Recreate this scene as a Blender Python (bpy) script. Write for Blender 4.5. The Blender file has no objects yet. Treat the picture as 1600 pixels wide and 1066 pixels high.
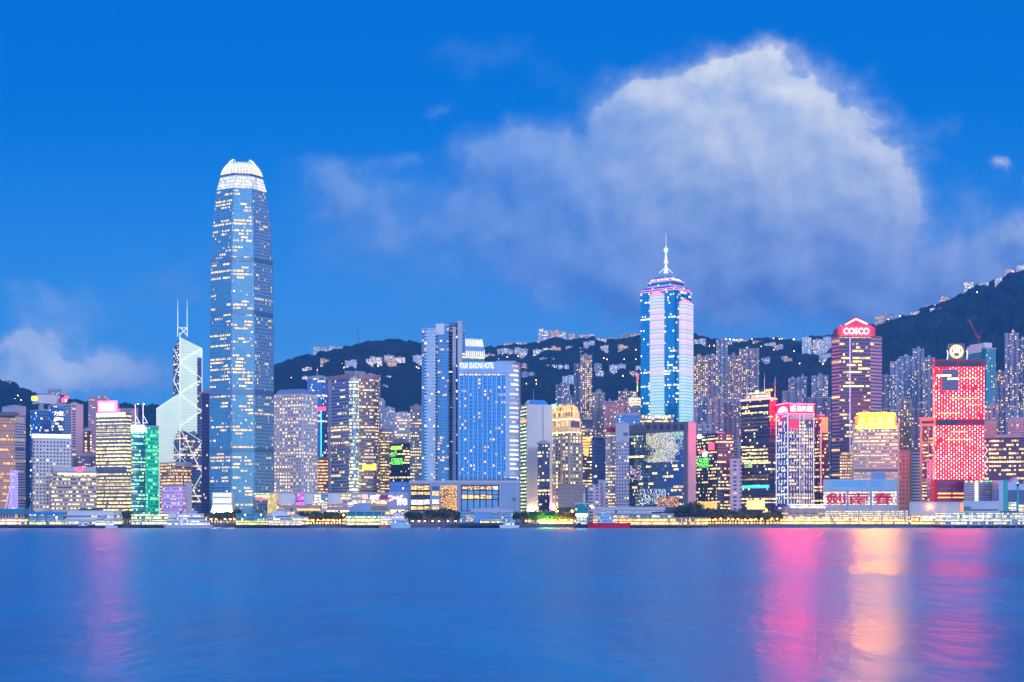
import bpy, math, random
from mathutils import Vector
import numpy as np
random.seed(7)
S = bpy.context.scene
COL = S.collection
R = math.radians
# ------------------------------------------------------------ camera
F, CX, HY, CH = 2240.0, 800.0, 806.0, 12.0      # focal length (photo px), principal column, horizon row, eye height
cam = bpy.data.cameras.new("camera"); cam_o = bpy.data.objects.new("camera", cam); COL.objects.link(cam_o)
cam_o.location = (0, 0, CH); cam_o.rotation_euler = (R(90), 0, 0)
cam.sensor_width = 36; cam.lens = 36 * F / 1600; cam.shift_y = (HY - 533) / 1600
cam.clip_start = 1; cam.clip_end = 30000
S.camera = cam_o
# ------------------------------------------------------------ light
SUN_EL, SUN_AZ = R(9), R(-130)                  # afterglow behind the camera, to the right
S.view_settings.view_transform = 'Standard'; S.view_settings.look = 'None'
S.view_settings.exposure = 0.0; S.view_settings.gamma = 1.0
S.cycles.use_denoising = True
S.cycles.max_bounces = 5; S.cycles.diffuse_bounces = 2; S.cycles.glossy_bounces = 3
S.cycles.sample_clamp_indirect = 6.0
S.cycles.volume_bounces = 0; S.cycles.volume_step_rate = 1
S.cycles.caustics_reflective = False; S.cycles.caustics_refractive = False

class NB:
    """small node builder"""
    def __init__(s, nt): s.nt = nt; s.L = nt.links
    def n(s, t, **kw):
        d = s.nt.nodes.new(t)
        for k, v in kw.items(): setattr(d, k, v)
        return d
    def put(s, sock, v):
        if isinstance(v, bpy.types.NodeSocket): s.L.new(v, sock)
        elif v is not None:
            try: sock.default_value = v
            except Exception: sock.default_value = tuple(v) + (1.0,)
    def m(s, op, a, b=None, c=None, clamp=False):
        d = s.n('ShaderNodeMath', operation=op, use_clamp=clamp)
        for i, v in enumerate((a, b, c)):
            if v is not None: s.put(d.inputs[i], v)
        return d.outputs[0]
    def v(s, op, a, b=None, out=0):
        d = s.n('ShaderNodeVectorMath', operation=op)
        s.put(d.inputs[0], a)
        if b is not None: s.put(d.inputs[1], b)
        return d.outputs['Value'] if out else d.outputs[0]
    def mix(s, f, a, b, blend='MIX'):
        d = s.n('ShaderNodeMix', data_type='RGBA', blend_type=blend)
        s.put(d.inputs[0], f); s.put(d.inputs[6], a); s.put(d.inputs[7], b)
        return d.outputs[2]
    def xyz(s, x, y, z=0.0):
        d = s.n('ShaderNodeCombineXYZ')
        for i, q in enumerate((x, y, z)): s.put(d.inputs[i], q)
        return d.outputs[0]
    def sep(s, v):
        d = s.n('ShaderNodeSeparateXYZ'); s.put(d.inputs[0], v); return d.outputs
    def noise(s, vec, scale, detail=4, rough=.55, dist=0.0, out=0):
        d = s.n('ShaderNodeTexNoise')
        s.put(d.inputs['Vector'], vec); s.put(d.inputs['Scale'], scale); s.put(d.inputs['Detail'], detail)
        s.put(d.inputs['Roughness'], rough); s.put(d.inputs['Distortion'], dist)
        return d.outputs[out]
    def white(s, vec, out='Value'):
        d = s.n('ShaderNodeTexWhiteNoise', noise_dimensions='3D'); s.put(d.inputs['Vector'], vec); return d.outputs[out]
    def step(s, x, a, b):
        d = s.n('ShaderNodeMapRange', interpolation_type='SMOOTHSTEP')
        s.put(d.inputs[0], x); s.put(d.inputs[1], a); s.put(d.inputs[2], b)
        return d.outputs[0]

def make_world():
    w = bpy.data.worlds.new("World"); S.world = w; w.use_nodes = True
    w.cycles.sampling_method = 'MANUAL'; w.cycles.sample_map_resolution = 512
    nt = w.node_tree; nt.nodes.clear(); b = NB(nt)
    # cloud field: soft masses in sky-direction space, broken up by fractal noise
    g = bpy.data.node_groups.new("cloud_field", 'ShaderNodeTree')
    g.interface.new_socket("P", in_out='INPUT', socket_type='NodeSocketVector')
    g.interface.new_socket("D", in_out='OUTPUT', socket_type='NodeSocketFloat'); g.interface.new_socket("N", in_out='OUTPUT', socket_type='NodeSocketFloat')
    q = NB(g); gi = q.n('NodeGroupInput'); go = q.n('NodeGroupOutput'); P0 = gi.outputs[0]
    warp = q.v('SUBTRACT', q.noise(P0, 7.0, 5, .6, out=1), (.5, .5, .5))
    P = q.v('ADD', P0, q.v('MULTIPLY', warp, (.17, .13, 0)))
    blobs = [(1180, 215, 150, 110, 1.15), (1150, 120, 80, 42, .75), (1325, 268, 82, 72, 1.0), (1030, 200, 85, 70, .85), (1270, 185, 60, 60, .5),
             (1240, 360, 220, 85, 1.0), (980, 150, 45, 36, .6), (900, 270, 110, 75, .75), (790, 240, 70, 45, .6), (530, 275, 80, 42, .62), (1368, 335, 55, 70, .6),
             (700, 320, 190, 70, .55), (1000, 350, 200, 90, .75), (1130, 455, 280, 55, .5), (860, 420, 240, 60, .45), (1440, 450, 140, 55, .38),
             (1600, 375, 70, 50, .75), (1380, 500, 240, 36, .4), (60, 535, 44, 34, .95), (50, 575, 70, 40, .8), (8, 600, 60, 40, .6), (125, 588, 60, 34, .75), (235, 585, 80, 34, .72),
             (60, 450, 90, 40, .42), (265, 445, 80, 36, .38), (150, 500, 140, 36, .3), (760, 95, 130, 50, .33), (1480, 430, 90, 60, .4), (520, 380, 120, 60, .33), (430, 565, 40, 34, .4), (675, 172, 24, 12, .42), (1552, 270, 14, 12, .5), (635, 238, 36, 14, .4), (1600, 290, 14, 14, .45)]
    tot = None
    for (px, py, rx, ry, am) in blobs:
        c = ((px - CX) / 1000, (HY - py) / 1000, 0)
        d = q.v('MULTIPLY', q.v('SUBTRACT', P, c), (1000 / rx, 1000 / ry, 0))
        e = q.m('MULTIPLY', q.m('EXPONENT', q.m('MULTIPLY', q.v('DOT_PRODUCT', d, d, out=1), -.9)), am)
        tot = e if tot is None else q.m('ADD', tot, e)
    fb = q.m('SUBTRACT', q.noise(P0, 8.5, 8, .56, .2), .5)
    tot = q.m('ADD', q.m('MINIMUM', tot, 1.25), q.m('MULTIPLY', q.step(q.noise(P0, 2.6, 4, .6), .5, .8), .32)); amp = q.m('MULTIPLY_ADD', q.m('MINIMUM', tot, 1.0), .75, .42)
    q.put(go.inputs[0], q.m('MULTIPLY_ADD', fb, amp, tot))
    q.put(go.inputs[1], fb)
    tc = b.n('ShaderNodeTexCoord'); dx, dy, dz = b.sep(tc.outputs['Generated'])
    dyc = b.m('MAXIMUM', dy, .12)
    p = b.xyz(b.m('MULTIPLY', b.m('DIVIDE', dx, dyc), F / 1000), b.m('MULTIPLY', b.m('DIVIDE', dz, dyc), F / 1000), 0.0)
    def field(v):
        n = b.n('ShaderNodeGroup'); n.node_tree = g; b.put(n.inputs[0], v); return n.outputs
    (d0, n0), (d1, n1) = field(p), field(b.v('ADD', p, (.020, .026, 0)))
    alpha = b.m('MULTIPLY', b.m('MAXIMUM', b.m('MULTIPLY', b.step(d0, .42, .82), .95), b.m('MULTIPLY', b.step(d0, .16, .8), .6)), b.step(dy, .1, .4))
    rel = b.m('ADD', b.m('MULTIPLY_ADD', b.m('SUBTRACT', d0, d1), .75, .40), b.m('MULTIPLY', b.m('SUBTRACT', n0, n1), .95), clamp=True)
    py_ = b.sep(p)
    high = b.step(py_[1], .30, .68)
    shade_lo = b.mix(b.step(py_[0], -.3, .5), (.05, .20, .62, 1), (.095, .225, .63, 1))
    shadow = b.mix(high, shade_lo, (.27, .46, .81, 1))
    litc = b.mix(high, (.27, .44, .86, 1), (.86, .89, .94, 1))
    litc = b.mix(b.step(py_[0], .0, .32), (.25, .44, .86, 1), litc); shadow = b.mix(b.step(py_[0], .0, .32), (.09, .27, .74, 1), shadow)
    leftc = b.step(b.m('MULTIPLY', py_[0], -1.0), .55, .68)
    litc = b.mix(leftc, litc, (.52, .66, .93, 1)); shadow = b.mix(leftc, shadow, (.17, .38, .82, 1))
    cloudc = b.mix(rel, shadow, litc)
    # clear dusk sky towards the south
    lo = b.mix(b.step(dx, -.4, .35), (.06, .36, .88, 1), (.10, .34, .84, 1))
    el = b.m('DIVIDE', dz, b.m('MAXIMUM', dy, .2))
    clear = b.mix(b.step(el, .06, .30), lo, (.004, .245, .82, 1))
    clear = b.mix(b.step(el, .16, .37), clear, (.0, .178, .70, 1))
    clear = b.mix(b.step(dz, .34, .6), clear, (.01, .34, .95, 1))
    front = b.mix(alpha, clear, cloudc)
    # afterglow behind the camera, from the sky model
    sky = b.n('ShaderNodeTexSky', sky_type='NISHITA'); sky.sun_disc = False
    sky.sun_elevation = SUN_EL; sky.sun_rotation = SUN_AZ; sky.ozone_density = 4; sky.dust_density = 1.5
    ni = b.mix(1.0, sky.outputs[0], (.075, .085, .14, 1), 'MULTIPLY')
    glow = b.mix(b.step(dx, -.6, .5), (.46, .84, 1.25, 1), (.74, .80, 1.08, 1)); glow = b.mix(b.step(dz, .0, .75), glow, (.22, .48, 1.2, 1))
    back = b.mix(1.0, glow, ni, 'ADD')
    col = b.mix(b.step(dy, .25, -.45), front, back)
    bg = b.n('ShaderNodeBackground'); b.put(bg.inputs[0], col); bg.inputs[1].default_value = 1.0
    out = b.n('ShaderNodeOutputWorld'); b.L.new(bg.outputs[0], out.inputs[0])
make_world()
sun = bpy.data.lights.new("sun", 'SUN'); sun.energy = 1.1; sun.angle = R(14); sun.color = (1.0, .92, .86)
sun_o = bpy.data.objects.new("sun", sun); COL.objects.link(sun_o)
sun_o.rotation_euler = (R(90) - R(16), 0, R(28))

# ------------------------------------------------------------ helpers
def PX(px, Y): return (px - CX) * Y / F
def PZ(py, Y): return CH + (HY - py) * Y / F
GZ = 3.4            # quay level
Z0 = 2.4            # foundations start just below the ground sheet

def tag(o, label, cat, group=None, kind=None):
    if kind: o['kind'] = kind
    if label: o['label'] = label
    if cat: o['category'] = cat
    if group: o['group'] = group
    return o
def empty(name, loc, label, cat, group=None):
    o = bpy.data.objects.new(name, None); o.location = loc; o.empty_display_size = 2
    COL.objects.link(o); return tag(o, label, cat, group)

class MB:
    def __init__(s): s.v = []; s.f = []; s.uv = []; s.mi = []
    def face(s, pts, uvs=None, mi=0):
        k = len(s.v); s.v += [tuple(p) for p in pts]; s.f.append(list(range(k, k + len(pts))))
        s.uv += list(uvs) if uvs else [(p[0], p[1]) for p in pts]; s.mi.append(mi)
    def prism(s, plan, z0, z1, mi=0, top=True, tmi=None, bottom=False, slope=None, u0=0.0):
        """plan: ccw list of (x,y); slope(x,y)->z1 per vertex"""
        n = len(plan); u = u0; zt = [slope(*p) if slope else z1 for p in plan]
        for i in range(n):
            a, b_ = plan[i], plan[(i + 1) % n]; j = (i + 1) % n
            L = math.hypot(b_[0] - a[0], b_[1] - a[1])
            s.face([(a[0], a[1], z0), (b_[0], b_[1], z0), (b_[0], b_[1], zt[j]), (a[0], a[1], zt[i])],
                   [(u, z0), (u + L, z0), (u + L, zt[j]), (u, zt[i])], mi)
            u += L
        if top: s.face([(p[0], p[1], zt[i]) for i, p in enumerate(plan)], None, mi if tmi is None else tmi)
        if bottom: s.face([(p[0], p[1], z0) for p in reversed(plan)], None, mi if tmi is None else tmi)
    def loft(s, secs, mi=0, cap=True, tmi=None):
        """secs: list of (plan, z); same count; u measured on the first section"""
        p0 = secs[0][0]; n = len(p0); us = [0.0]
        for i in range(n):
            a, b_ = p0[i], p0[(i + 1) % n]; us.append(us[-1] + math.hypot(b_[0] - a[0], b_[1] - a[1]))
        for (pa, za), (pb, zb) in zip(secs, secs[1:]):
            for i in range(n):
                j = (i + 1) % n
                s.face([(*pa[i], za), (*pa[j], za), (*pb[j], zb), (*pb[i], zb)],
                       [(us[i], za), (us[i + 1], za), (us[i + 1], zb), (us[i], zb)], mi)
        if cap: s.face([(*p, secs[-1][1]) for p in secs[-1][0]], None, mi if tmi is None else tmi)
    def box(s, x0, x1, y0, y1, z0, z1, mi=0):
        s.prism([(x0, y0), (x1, y0), (x1, y1), (x0, y1)], z0, z1, mi, bottom=True)
    def tube(s, a, b_, r, n=6, r2=None, mi=0):
        a, b_ = Vector(a), Vector(b_); d = (b_ - a); r2 = r if r2 is None else r2
        if d.length < 1e-6: return
        d.normalize(); h = Vector((0, 0, 1)) if abs(d.z) < .9 else Vector((1, 0, 0))
        e1 = d.cross(h).normalized(); e2 = d.cross(e1)
        ra = [a + (e1 * math.cos(t) + e2 * math.sin(t)) * r for t in [2 * math.pi * i / n for i in range(n)]]
        rb = [b_ + (e1 * math.cos(t) + e2 * math.sin(t)) * r2 for t in [2 * math.pi * i / n for i in range(n)]]
        for i in range(n):
            j = (i + 1) % n; s.face([ra[i], rb[i], rb[j], ra[j]], None, mi)
        s.face(ra, None, mi); s.face(list(reversed(rb)), None, mi)
    def lathe(s, prof, c, n=12, mi=0):
        x, y = c
        for (r0, z0), (r1, z1) in zip(prof, prof[1:]):
            for i in range(n):
                t0, t1 = 2 * math.pi * i / n, 2 * math.pi * (i + 1) / n
                s.face([(x + r0 * math.cos(t0), y + r0 * math.sin(t0), z0), (x + r0 * math.cos(t1), y + r0 * math.sin(t1), z0),
                        (x + r1 * math.cos(t1), y + r1 * math.sin(t1), z1), (x + r1 * math.cos(t0), y + r1 * math.sin(t0), z1)],
                       [(r0 * t0, z0), (r0 * t1, z0), (r0 * t1, z1), (r0 * t0, z1)], mi)
    def build(s, name, mats, parent=None, loc=None, smooth=False):
        if not isinstance(mats, (list, tuple)): mats = [mats]
        o_ = Vector(parent_loc(parent)) if parent is not None else Vector(loc or (0, 0, 0))
        me = bpy.data.meshes.new(name)
        me.from_pydata([(v[0] - o_.x, v[1] - o_.y, v[2] - o_.z) for v in s.v], [], s.f)
        for m_ in mats: me.materials.append(m_)
        uvl = me.uv_layers.new(name="UVMap"); flat = [c for uv in s.uv for c in uv]
        uvl.data.foreach_set("uv", flat)
        me.polygons.foreach_set("material_index", s.mi)
        if smooth: me.polygons.foreach_set("use_smooth", [True] * len(s.f))
        me.update()
        o = bpy.data.objects.new(name, me); COL.objects.link(o)
        if parent is not None: o.parent = parent
        else: o.location = o_
        return o
def parent_loc(o):
    v = Vector((0, 0, 0))
    while o is not None: v += Vector(o.location); o = o.parent
    return v

# ------- plans
def planpx(pts): return [(PX(px, Y), Y) for px, Y in pts]
def plan3(pl, pc, pr, Y, a=.5):
    """box seen on its corner: left end, near corner, right end (photo columns), near distance, turn of the right face"""
    C = (PX(pc, Y), Y); kl, kr = (pl - CX) / F, (pr - CX) / F; a -= math.atan((pc - CX) / F)
    w = (kr * Y - C[0]) / (math.cos(a) - kr * math.sin(a))
    d = (kl * Y - C[0]) / (-math.sin(a) - kl * math.cos(a))
    Rr = (C[0] + w * math.cos(a), Y + w * math.sin(a)); L = (C[0] - d * math.sin(a), Y + d * math.cos(a))
    return [L, C, Rr, (L[0] + Rr[0] - C[0], L[1] + Rr[1] - C[1])]
def plan2(p0, p1, Y, depth=None):
    """box facing the viewer squarely"""
    k = ((p0 + p1) / 2 - CX) / F; n = math.hypot(1, k); dx, dy = k / n, 1 / n
    a, c = (PX(p0, Y), Y), (PX(p1, Y), Y)
    w = math.hypot(c[0] - a[0], c[1] - a[1]); depth = depth or max(12, w * .9)
    # turn the front edge square to the sight line
    rx, ry = dy, -dx
    m_ = (PX((p0 + p1) / 2, Y), Y); w2 = w * dy
    A = (m_[0] - rx * w2 / 2, m_[1] - ry * w2 / 2); B = (m_[0] + rx * w2 / 2, m_[1] + ry * w2 / 2)
    return [A, B, (B[0] + dx * depth, B[1] + dy * depth), (A[0] + dx * depth, A[1] + dy * depth)]
def offset(plan, d):
    """move every side of a ccw outline outward by d"""
    n = len(plan); out = []
    for i in range(n):
        p, a, c = Vector(plan[i]), Vector(plan[i - 1]), Vector(plan[(i + 1) % n])
        e1 = (p - a).normalized(); e2 = (c - p).normalized()
        n1 = Vector((e1.y, -e1.x)); n2 = Vector((e2.y, -e2.x)); den = max(.3, 1 + n1.dot(n2))
        q = p + (n1 + n2) * (d / den); out.append((q.x, q.y))
    return out
def scaled(plan, k, c=None):
    if c is None: c = (sum(p[0] for p in plan) / len(plan), sum(p[1] for p in plan) / len(plan))
    return [(c[0] + (p[0] - c[0]) * k, c[1] + (p[1] - c[1]) * k) for p in plan]
def center(plan): return (sum(p[0] for p in plan) / len(plan), sum(p[1] for p in plan) / len(plan))

class Face:
    """upright plane through two plan points, left to right as seen from the water"""
    def __init__(s, P, Q):
        s.P = Vector((P[0], P[1])); d = Vector((Q[0] - P[0], Q[1] - P[1])); s.len = d.length; s.r = d.normalized()
        s.n = Vector((s.r.y, -s.r.x))
    def u(s, px):
        k = (px - CX) / F; return (k * s.P.y - s.P.x) / (s.r.x - k * s.r.y)
    def z(s, py, u): return CH + (HY - py) * (s.P.y + s.r.y * u) / F
    def pt(s, u, z, d=0.0):
        q = s.P + s.r * u + s.n * d; return (q.x, q.y, z)
    def box(s, mb, u0, u1, z0, z1, d0, d1, mi=0):
        a, b_, c, e = s.pt(u0, 0, d1), s.pt(u1, 0, d1), s.pt(u1, 0, d0), s.pt(u0, 0, d0)
        mb.prism([a[:2], b_[:2], c[:2], e[:2]], z0, z1, mi, bottom=True, u0=u0)
    def px(s, mb, p0, p1, y0, y1, d0=0.0, d1=.5, mi=0):
        u0, u1 = s.u(p0), s.u(p1); um = (u0 + u1) / 2
        s.box(mb, u0, u1, s.z(y1, um), s.z(y0, um), d0, d1, mi)

# ------------------------------------------------------------ materials
def newmat(name):
    m_ = bpy.data.materials.new(name); m_.use_nodes = True; nt = m_.node_tree; nt.nodes.clear(); b = NB(nt)
    out = b.n('ShaderNodeOutputMaterial'); return m_, b, out
def emis(name, col, st, sample=True):
    m_, b, out = newmat(name); pr = b.n('ShaderNodeBsdfPrincipled')
    b.put(pr.inputs['Base Color'], (*[min(.8, c) for c in col], 1)); b.put(pr.inputs['Emission Color'], (*col, 1)); pr.inputs['Emission Strength'].default_value = st
    pr.inputs['Roughness'].default_value = .5
    b.L.new(pr.outputs[0], out.inputs[0])
    if not sample: m_.cycles.emission_sampling = 'NONE'
    return m_
def plain(name, col, rough=.7, metal=0.0, var=.25, scale=.08):
    """weathered plain surface: large soft stains over the paint or stone"""
    m_, b, out = newmat(name); pr = b.n('ShaderNodeBsdfPrincipled'); tc = b.n('ShaderNodeTexCoord')
    n = b.noise(b.v('MULTIPLY', tc.outputs['Object'], (1, 1, .35)), scale, 6, .6)
    k = b.m('MULTIPLY_ADD', b.m('SUBTRACT', n, .5), 2 * var, 1.0)
    b.put(pr.inputs['Base Color'], b.mix(1.0, (*col, 1), b.xyz(k, k, k), 'MULTIPLY'))
    pr.inputs['Roughness'].default_value = rough; pr.inputs['Metallic'].default_value = metal
    b.L.new(pr.outputs[0], out.inputs[0]); return m_

def facade_group():
    g = bpy.data.node_groups.new("facade", 'ShaderNodeTree')
    ins = [("Wall", 'Color', (.4, .4, .4, 1)), ("Glass", 'Color', (.1, .2, .3, 1)), ("WW", 'Float', 3), ("WH", 'Float', 3.8), ("FX", 'Float', .6), ("FY", 'Float', .5),
           ("P1", 'Float', .2), ("P2", 'Float', .1), ("P3", 'Float', .05), ("Run", 'Float', 4), ("ColA", 'Color', (1, .75, .35, 1)), ("ColB", 'Color', (1, .9, .7, 1)),
           ("S", 'Float', 1.2), ("Metal", 'Float', .6), ("Round", 'Float', 0), ("Stag", 'Float', 0), ("WallE", 'Color', (0, 0, 0, 1)), ("Seed", 'Float', 0), ("GRough", 'Float', .12)]
    for nme, t, dv in ins:
        s_ = g.interface.new_socket(nme, in_out='INPUT', socket_type='NodeSocket' + t); s_.default_value = dv
    g.interface.new_socket("BSDF", in_out='OUTPUT', socket_type='NodeSocketShader')
    b = NB(g); gi = b.n('NodeGroupInput'); go = b.n('NodeGroupOutput'); I = gi.outputs
    uv = b.n('ShaderNodeUVMap', uv_map="UVMap"); u, v, _ = b.sep(uv.outputs[0])
    oi = b.n('ShaderNodeObjectInfo'); seed = b.m('MULTIPLY_ADD', oi.outputs['Random'], 97.0, I['Seed'])
    vary = b.white(b.xyz(oi.outputs['Random'], 5.5, 1.5), 'Color'); vx, vy, vz = b.sep(vary); big = b.m('LESS_THAN', I['WW'], 8.0)
    uu = b.m('DIVIDE', u, b.m('MULTIPLY', I['WW'], b.m('MULTIPLY_ADD', vx, .3, .68))); cu = b.m('FLOOR', uu); fu = b.m('ABSOLUTE', b.m('SUBTRACT', b.m('FRACT', uu), .5))
    par = b.m('MULTIPLY', b.m('MODULO', b.m('ABSOLUTE', cu), 2.0), b.m('MULTIPLY', I['Stag'], .5))
    vv = b.m('ADD', b.m('DIVIDE', v, b.m('MULTIPLY', I['WH'], b.m('MULTIPLY_ADD', vz, .14, .88))), par); cv = b.m('FLOOR', vv); fv = b.m('ABSOLUTE', b.m('SUBTRACT', b.m('FRACT', vv), .5))
    sq = b.m('MULTIPLY', b.m('LESS_THAN', fu, b.m('MULTIPLY', I['FX'], .5)), b.m('LESS_THAN', fv, b.m('MULTIPLY', I['FY'], .43)))
    rr = b.m('LESS_THAN', b.v('LENGTH', b.xyz(b.m('MULTIPLY', fu, I['WW']), b.m('MULTIPLY', fv, I['WH'])), out=1), b.m('MULTIPLY', I['FX'], b.m('MULTIPLY', I['WW'], .5)))
    mask = b.m('ADD', b.m('MULTIPLY', sq, b.m('SUBTRACT', 1.0, I['Round'])), b.m('MULTIPLY', rr, I['Round']))
    cell = b.xyz(cu, cv, seed)
    r1 = b.white(cell); rc = b.white(b.v('ADD', cell, (3.7, 9.1, 5.3)), 'Color'); rcx, rcy, rcz = b.sep(rc)
    jr = b.m('FLOOR', b.m('ADD', b.m('DIVIDE', cu, I['Run']), b.m('MULTIPLY', b.white(b.xyz(cv, seed, 2.2)), 3.0)))
    r2 = b.white(b.xyz(jr, cv, b.m('ADD', seed, 17.0)))
    r3 = b.white(b.xyz(cv, b.m('ADD', seed, 31.0), 4.4))
    # occupancy drifts over the building so that lit floors come in clusters
    drift = b.m('MULTIPLY_ADD', b.m('SUBTRACT', b.noise(b.xyz(b.m('MULTIPLY', u, .03), b.m('MULTIPLY', v, .02), seed), 1.0, 2, .5), .5), 2.6, 1.0)
    drift = b.m('MULTIPLY', b.m('MAXIMUM', drift, .15), b.m('MULTIPLY_ADD', vy, .8, .75))
    lit = b.m('MAXIMUM', b.m('LESS_THAN', r1, b.m('MULTIPLY', I['P1'], drift)), b.m('LESS_THAN', r2, b.m('MULTIPLY', I['P2'], drift)))
    lit = b.m('MAXIMUM', lit, b.m('MULTIPLY', b.m('LESS_THAN', r3, I['P3']), b.m('LESS_THAN', rcz, .85)))
    inside = b.m('MULTIPLY_ADD', b.noise(b.xyz(u, v, seed), .9, 2, .6), .9, .55)
    es = b.m('MULTIPLY', b.m('MULTIPLY', mask, b.m('MULTIPLY', b.m('MULTIPLY', lit, b.m('MAXIMUM', b.m('LESS_THAN', b.m('FRACT', vv), b.m('MULTIPLY_ADD', rcz, .9, .34)), .45)), 1.55)), b.m('MULTIPLY', b.m('MULTIPLY', b.m('MULTIPLY_ADD', rcy, 1.25, .42), inside), I['S']))
    ecol = b.mix(rcx, I['ColA'], I['ColB'])
    em = b.v('ADD', b.v('SCALE', ecol, None), b.v('MULTIPLY', I['WallE'], b.xyz(b.m('SUBTRACT', 1.0, mask), b.m('SUBTRACT', 1.0, mask), b.m('SUBTRACT', 1.0, mask))))
    # scale node factor
    for nd in g.nodes:
        if nd.type == 'VECT_MATH' and nd.operation == 'SCALE': b.put(nd.inputs['Scale'], es)
    stain = b.noise(b.xyz(b.m('MULTIPLY', u, .15), b.m('MULTIPLY', v, .03), seed), 1.0, 5, .6)
    k = b.m('MULTIPLY_ADD', b.m('SUBTRACT', stain, .5), .55, 1.0)
    wall = b.mix(1.0, I['Wall'], b.xyz(k, k, k), 'MULTIPLY')
    kg = b.m('MULTIPLY_ADD', r1, .24, .88)
    kg = b.m('MULTIPLY', kg, b.m('MULTIPLY_ADD', lit, -.78, 1.0)); glass = b.mix(1.0, I['Glass'], b.xyz(kg, kg, kg), 'MULTIPLY')
    pr = b.n('ShaderNodeBsdfPrincipled')
    b.put(pr.inputs['Base Color'], b.mix(mask, wall, glass))
    b.put(pr.inputs['Metallic'], b.m('MULTIPLY', mask, I['Metal']))
    b.put(pr.inputs['Roughness'], b.m('ADD', b.m('MULTIPLY', mask, b.m('SUBTRACT', I['GRough'], .6)), .6))
    b.put(pr.inputs['Emission Color'], em); pr.inputs['Emission Strength'].default_value = 1.0
    b.L.new(pr.outputs[0], go.inputs[0]); return g
FG = facade_group()
_fn = [0]
def fac(name, wall=(.4, .4, .43), glass=(.12, .22, .38), ww=3.0, wh=3.8, fx=.6, fy=.5, p=(.15, .08, .03), run=4, a=(1, .68, .28), c=(1, .86, .55), s=1.3, metal=.6, rnd=0, stag=0, we=(0, 0, 0), gr=.12, sample=False):
    m_, b, out = newmat(name); n = b.n('ShaderNodeGroup'); n.node_tree = FG; _fn[0] += 1
    vals = dict(Wall=(*wall, 1), Glass=(*glass, 1), WW=ww, WH=wh, FX=fx, FY=fy, P1=p[0], P2=p[1], P3=p[2], Run=run, ColA=(*a, 1), ColB=(*c, 1), S=s, Metal=metal, Round=rnd, Stag=stag, WallE=(*we, 1), Seed=_fn[0] * 3.1, GRough=gr)
    for k_, v_ in vals.items(): n.inputs[k_].default_value = v_
    b.L.new(n.outputs[0], out.inputs[0])
    if not sample: m_.cycles.emission_sampling = 'NONE'
    return m_

M = {}
M['roof'] = plain("roof_felt", (.22, .23, .26), .9)
M['concrete'] = plain("concrete", (.42, .42, .46), .8)
M['concrete_dark'] = plain("dark_concrete", (.16, .16, .19), .8)
M['white'] = plain("white_paint", (.74, .74, .76), .55, var=.12)
M['lilac'] = plain("pale_cladding", (.50, .49, .55), .5, .2, var=.15)
M['blue_panel'] = plain("blue_grey_cladding", (.30, .40, .58), .42, .35, var=.15)
M['beige'] = plain("beige_stone", (.52, .44, .34), .75)
M['brown'] = plain("brown_stone", (.34, .25, .20), .75)
M['pink'] = plain("pink_tile", (.50, .30, .28), .7)
M['steel'] = plain("brushed_steel", (.62, .64, .68), .35, .8, var=.1)
M['dark_metal'] = plain("dark_metal", (.06, .07, .09), .5, .4)
M['louvre'] = plain("louvre_metal", (.14, .19, .29), .5, .5)
M['red_metal'] = plain("crimson_metal", (.40, .015, .06), .45, .2)
M['glass_dark'] = plain("dark_glass", (.10, .16, .28), .1, .7, var=.1)
M['glass_blue'] = plain("blue_glass", (.20, .42, .70), .12, .75, var=.1)
M['teal_glass'] = plain("teal_glass", (.05, .38, .36), .15, .5, var=.1)
M['navy'] = plain("navy_paint", (.02, .03, .08), .5)
M['boat_white'] = plain("boat_white", (.78, .80, .82), .4, var=.08)
M['boat_red'] = plain("boat_red", (.78, .008, .03), .4, var=.1)
M['roof_teal'] = plain("teal_roof", (.02, .22, .28), .5)
M['roof_blue'] = plain("blue_roof", (.03, .24, .55), .5)
M['e_white'] = emis("white_light", (1, .95, .85), 2.2)
M['e_cool'] = emis("cool_white_light", (.45, .95, 1), 22)
M['e_line'] = emis("light_line", (.92, .97, 1), .8, False)
M['e_warm'] = emis("warm_light", (1, .66, .28), 2.6)
M['e_orange'] = emis("sodium_light", (1, .27, .02), 110.0)
M['e_amber'] = emis("amber_light", (1, .5, .12), 1.5)
M['e_red'] = emis("red_light", (1, .03, .06), 7.0)
M['e_pink'] = emis("pink_light", (1, .30, .42), 1.2, False)
M['e_green'] = emis("green_light", (.08, .95, .25), 1.6)
M['e_teal'] = emis("teal_light", (.06, .85, .75), 1.5)
M['e_yellow'] = emis("yellow_neon", (1, .46, .012), 60.0)
M['e_blue'] = emis("blue_light", (.25, .32, 1), 1.6)
M['e_magenta'] = emis("magenta_light", (.9, .12, .7), 1.2)

SHOP = [fac('shopfront_warm', (.42, .34, .30), (.3, .2, .12), 4, 4.2, .8, .66, (.8, .3, .2), 2, (1, .5, .14), (1, .78, .4), 1.5, .1), fac('shopfront_cream', (.5, .46, .44), (.3, .24, .2), 3, 3.8, .74, .6, (.75, .3, .2), 2, (1, .7, .3), (1, .88, .6), 1.3, .1), fac('shopfront_amber', (.34, .26, .22), (.3, .18, .1), 5, 4.6, .8, .7, (.7, .3, .2), 2, (1, .4, .08), (1, .66, .25), 1.6, .1)]
WWIN = fac('white_lit_window', (.5, .48, .46), (.5, .45, .4), 2.2, 2.6, .84, .86, (1.3, 1, .5), 2, (1, .9, .7), (1, .97, .9), 1.7, .1)
NGREEN = fac('green_screen', (.02, .1, .03), (.02, .16, .05), 1.3, 1.5, .82, .8, (.75, .4, .2), 3, (.05, .95, .08), (.35, 1, .2), 1.5, .1)
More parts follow.
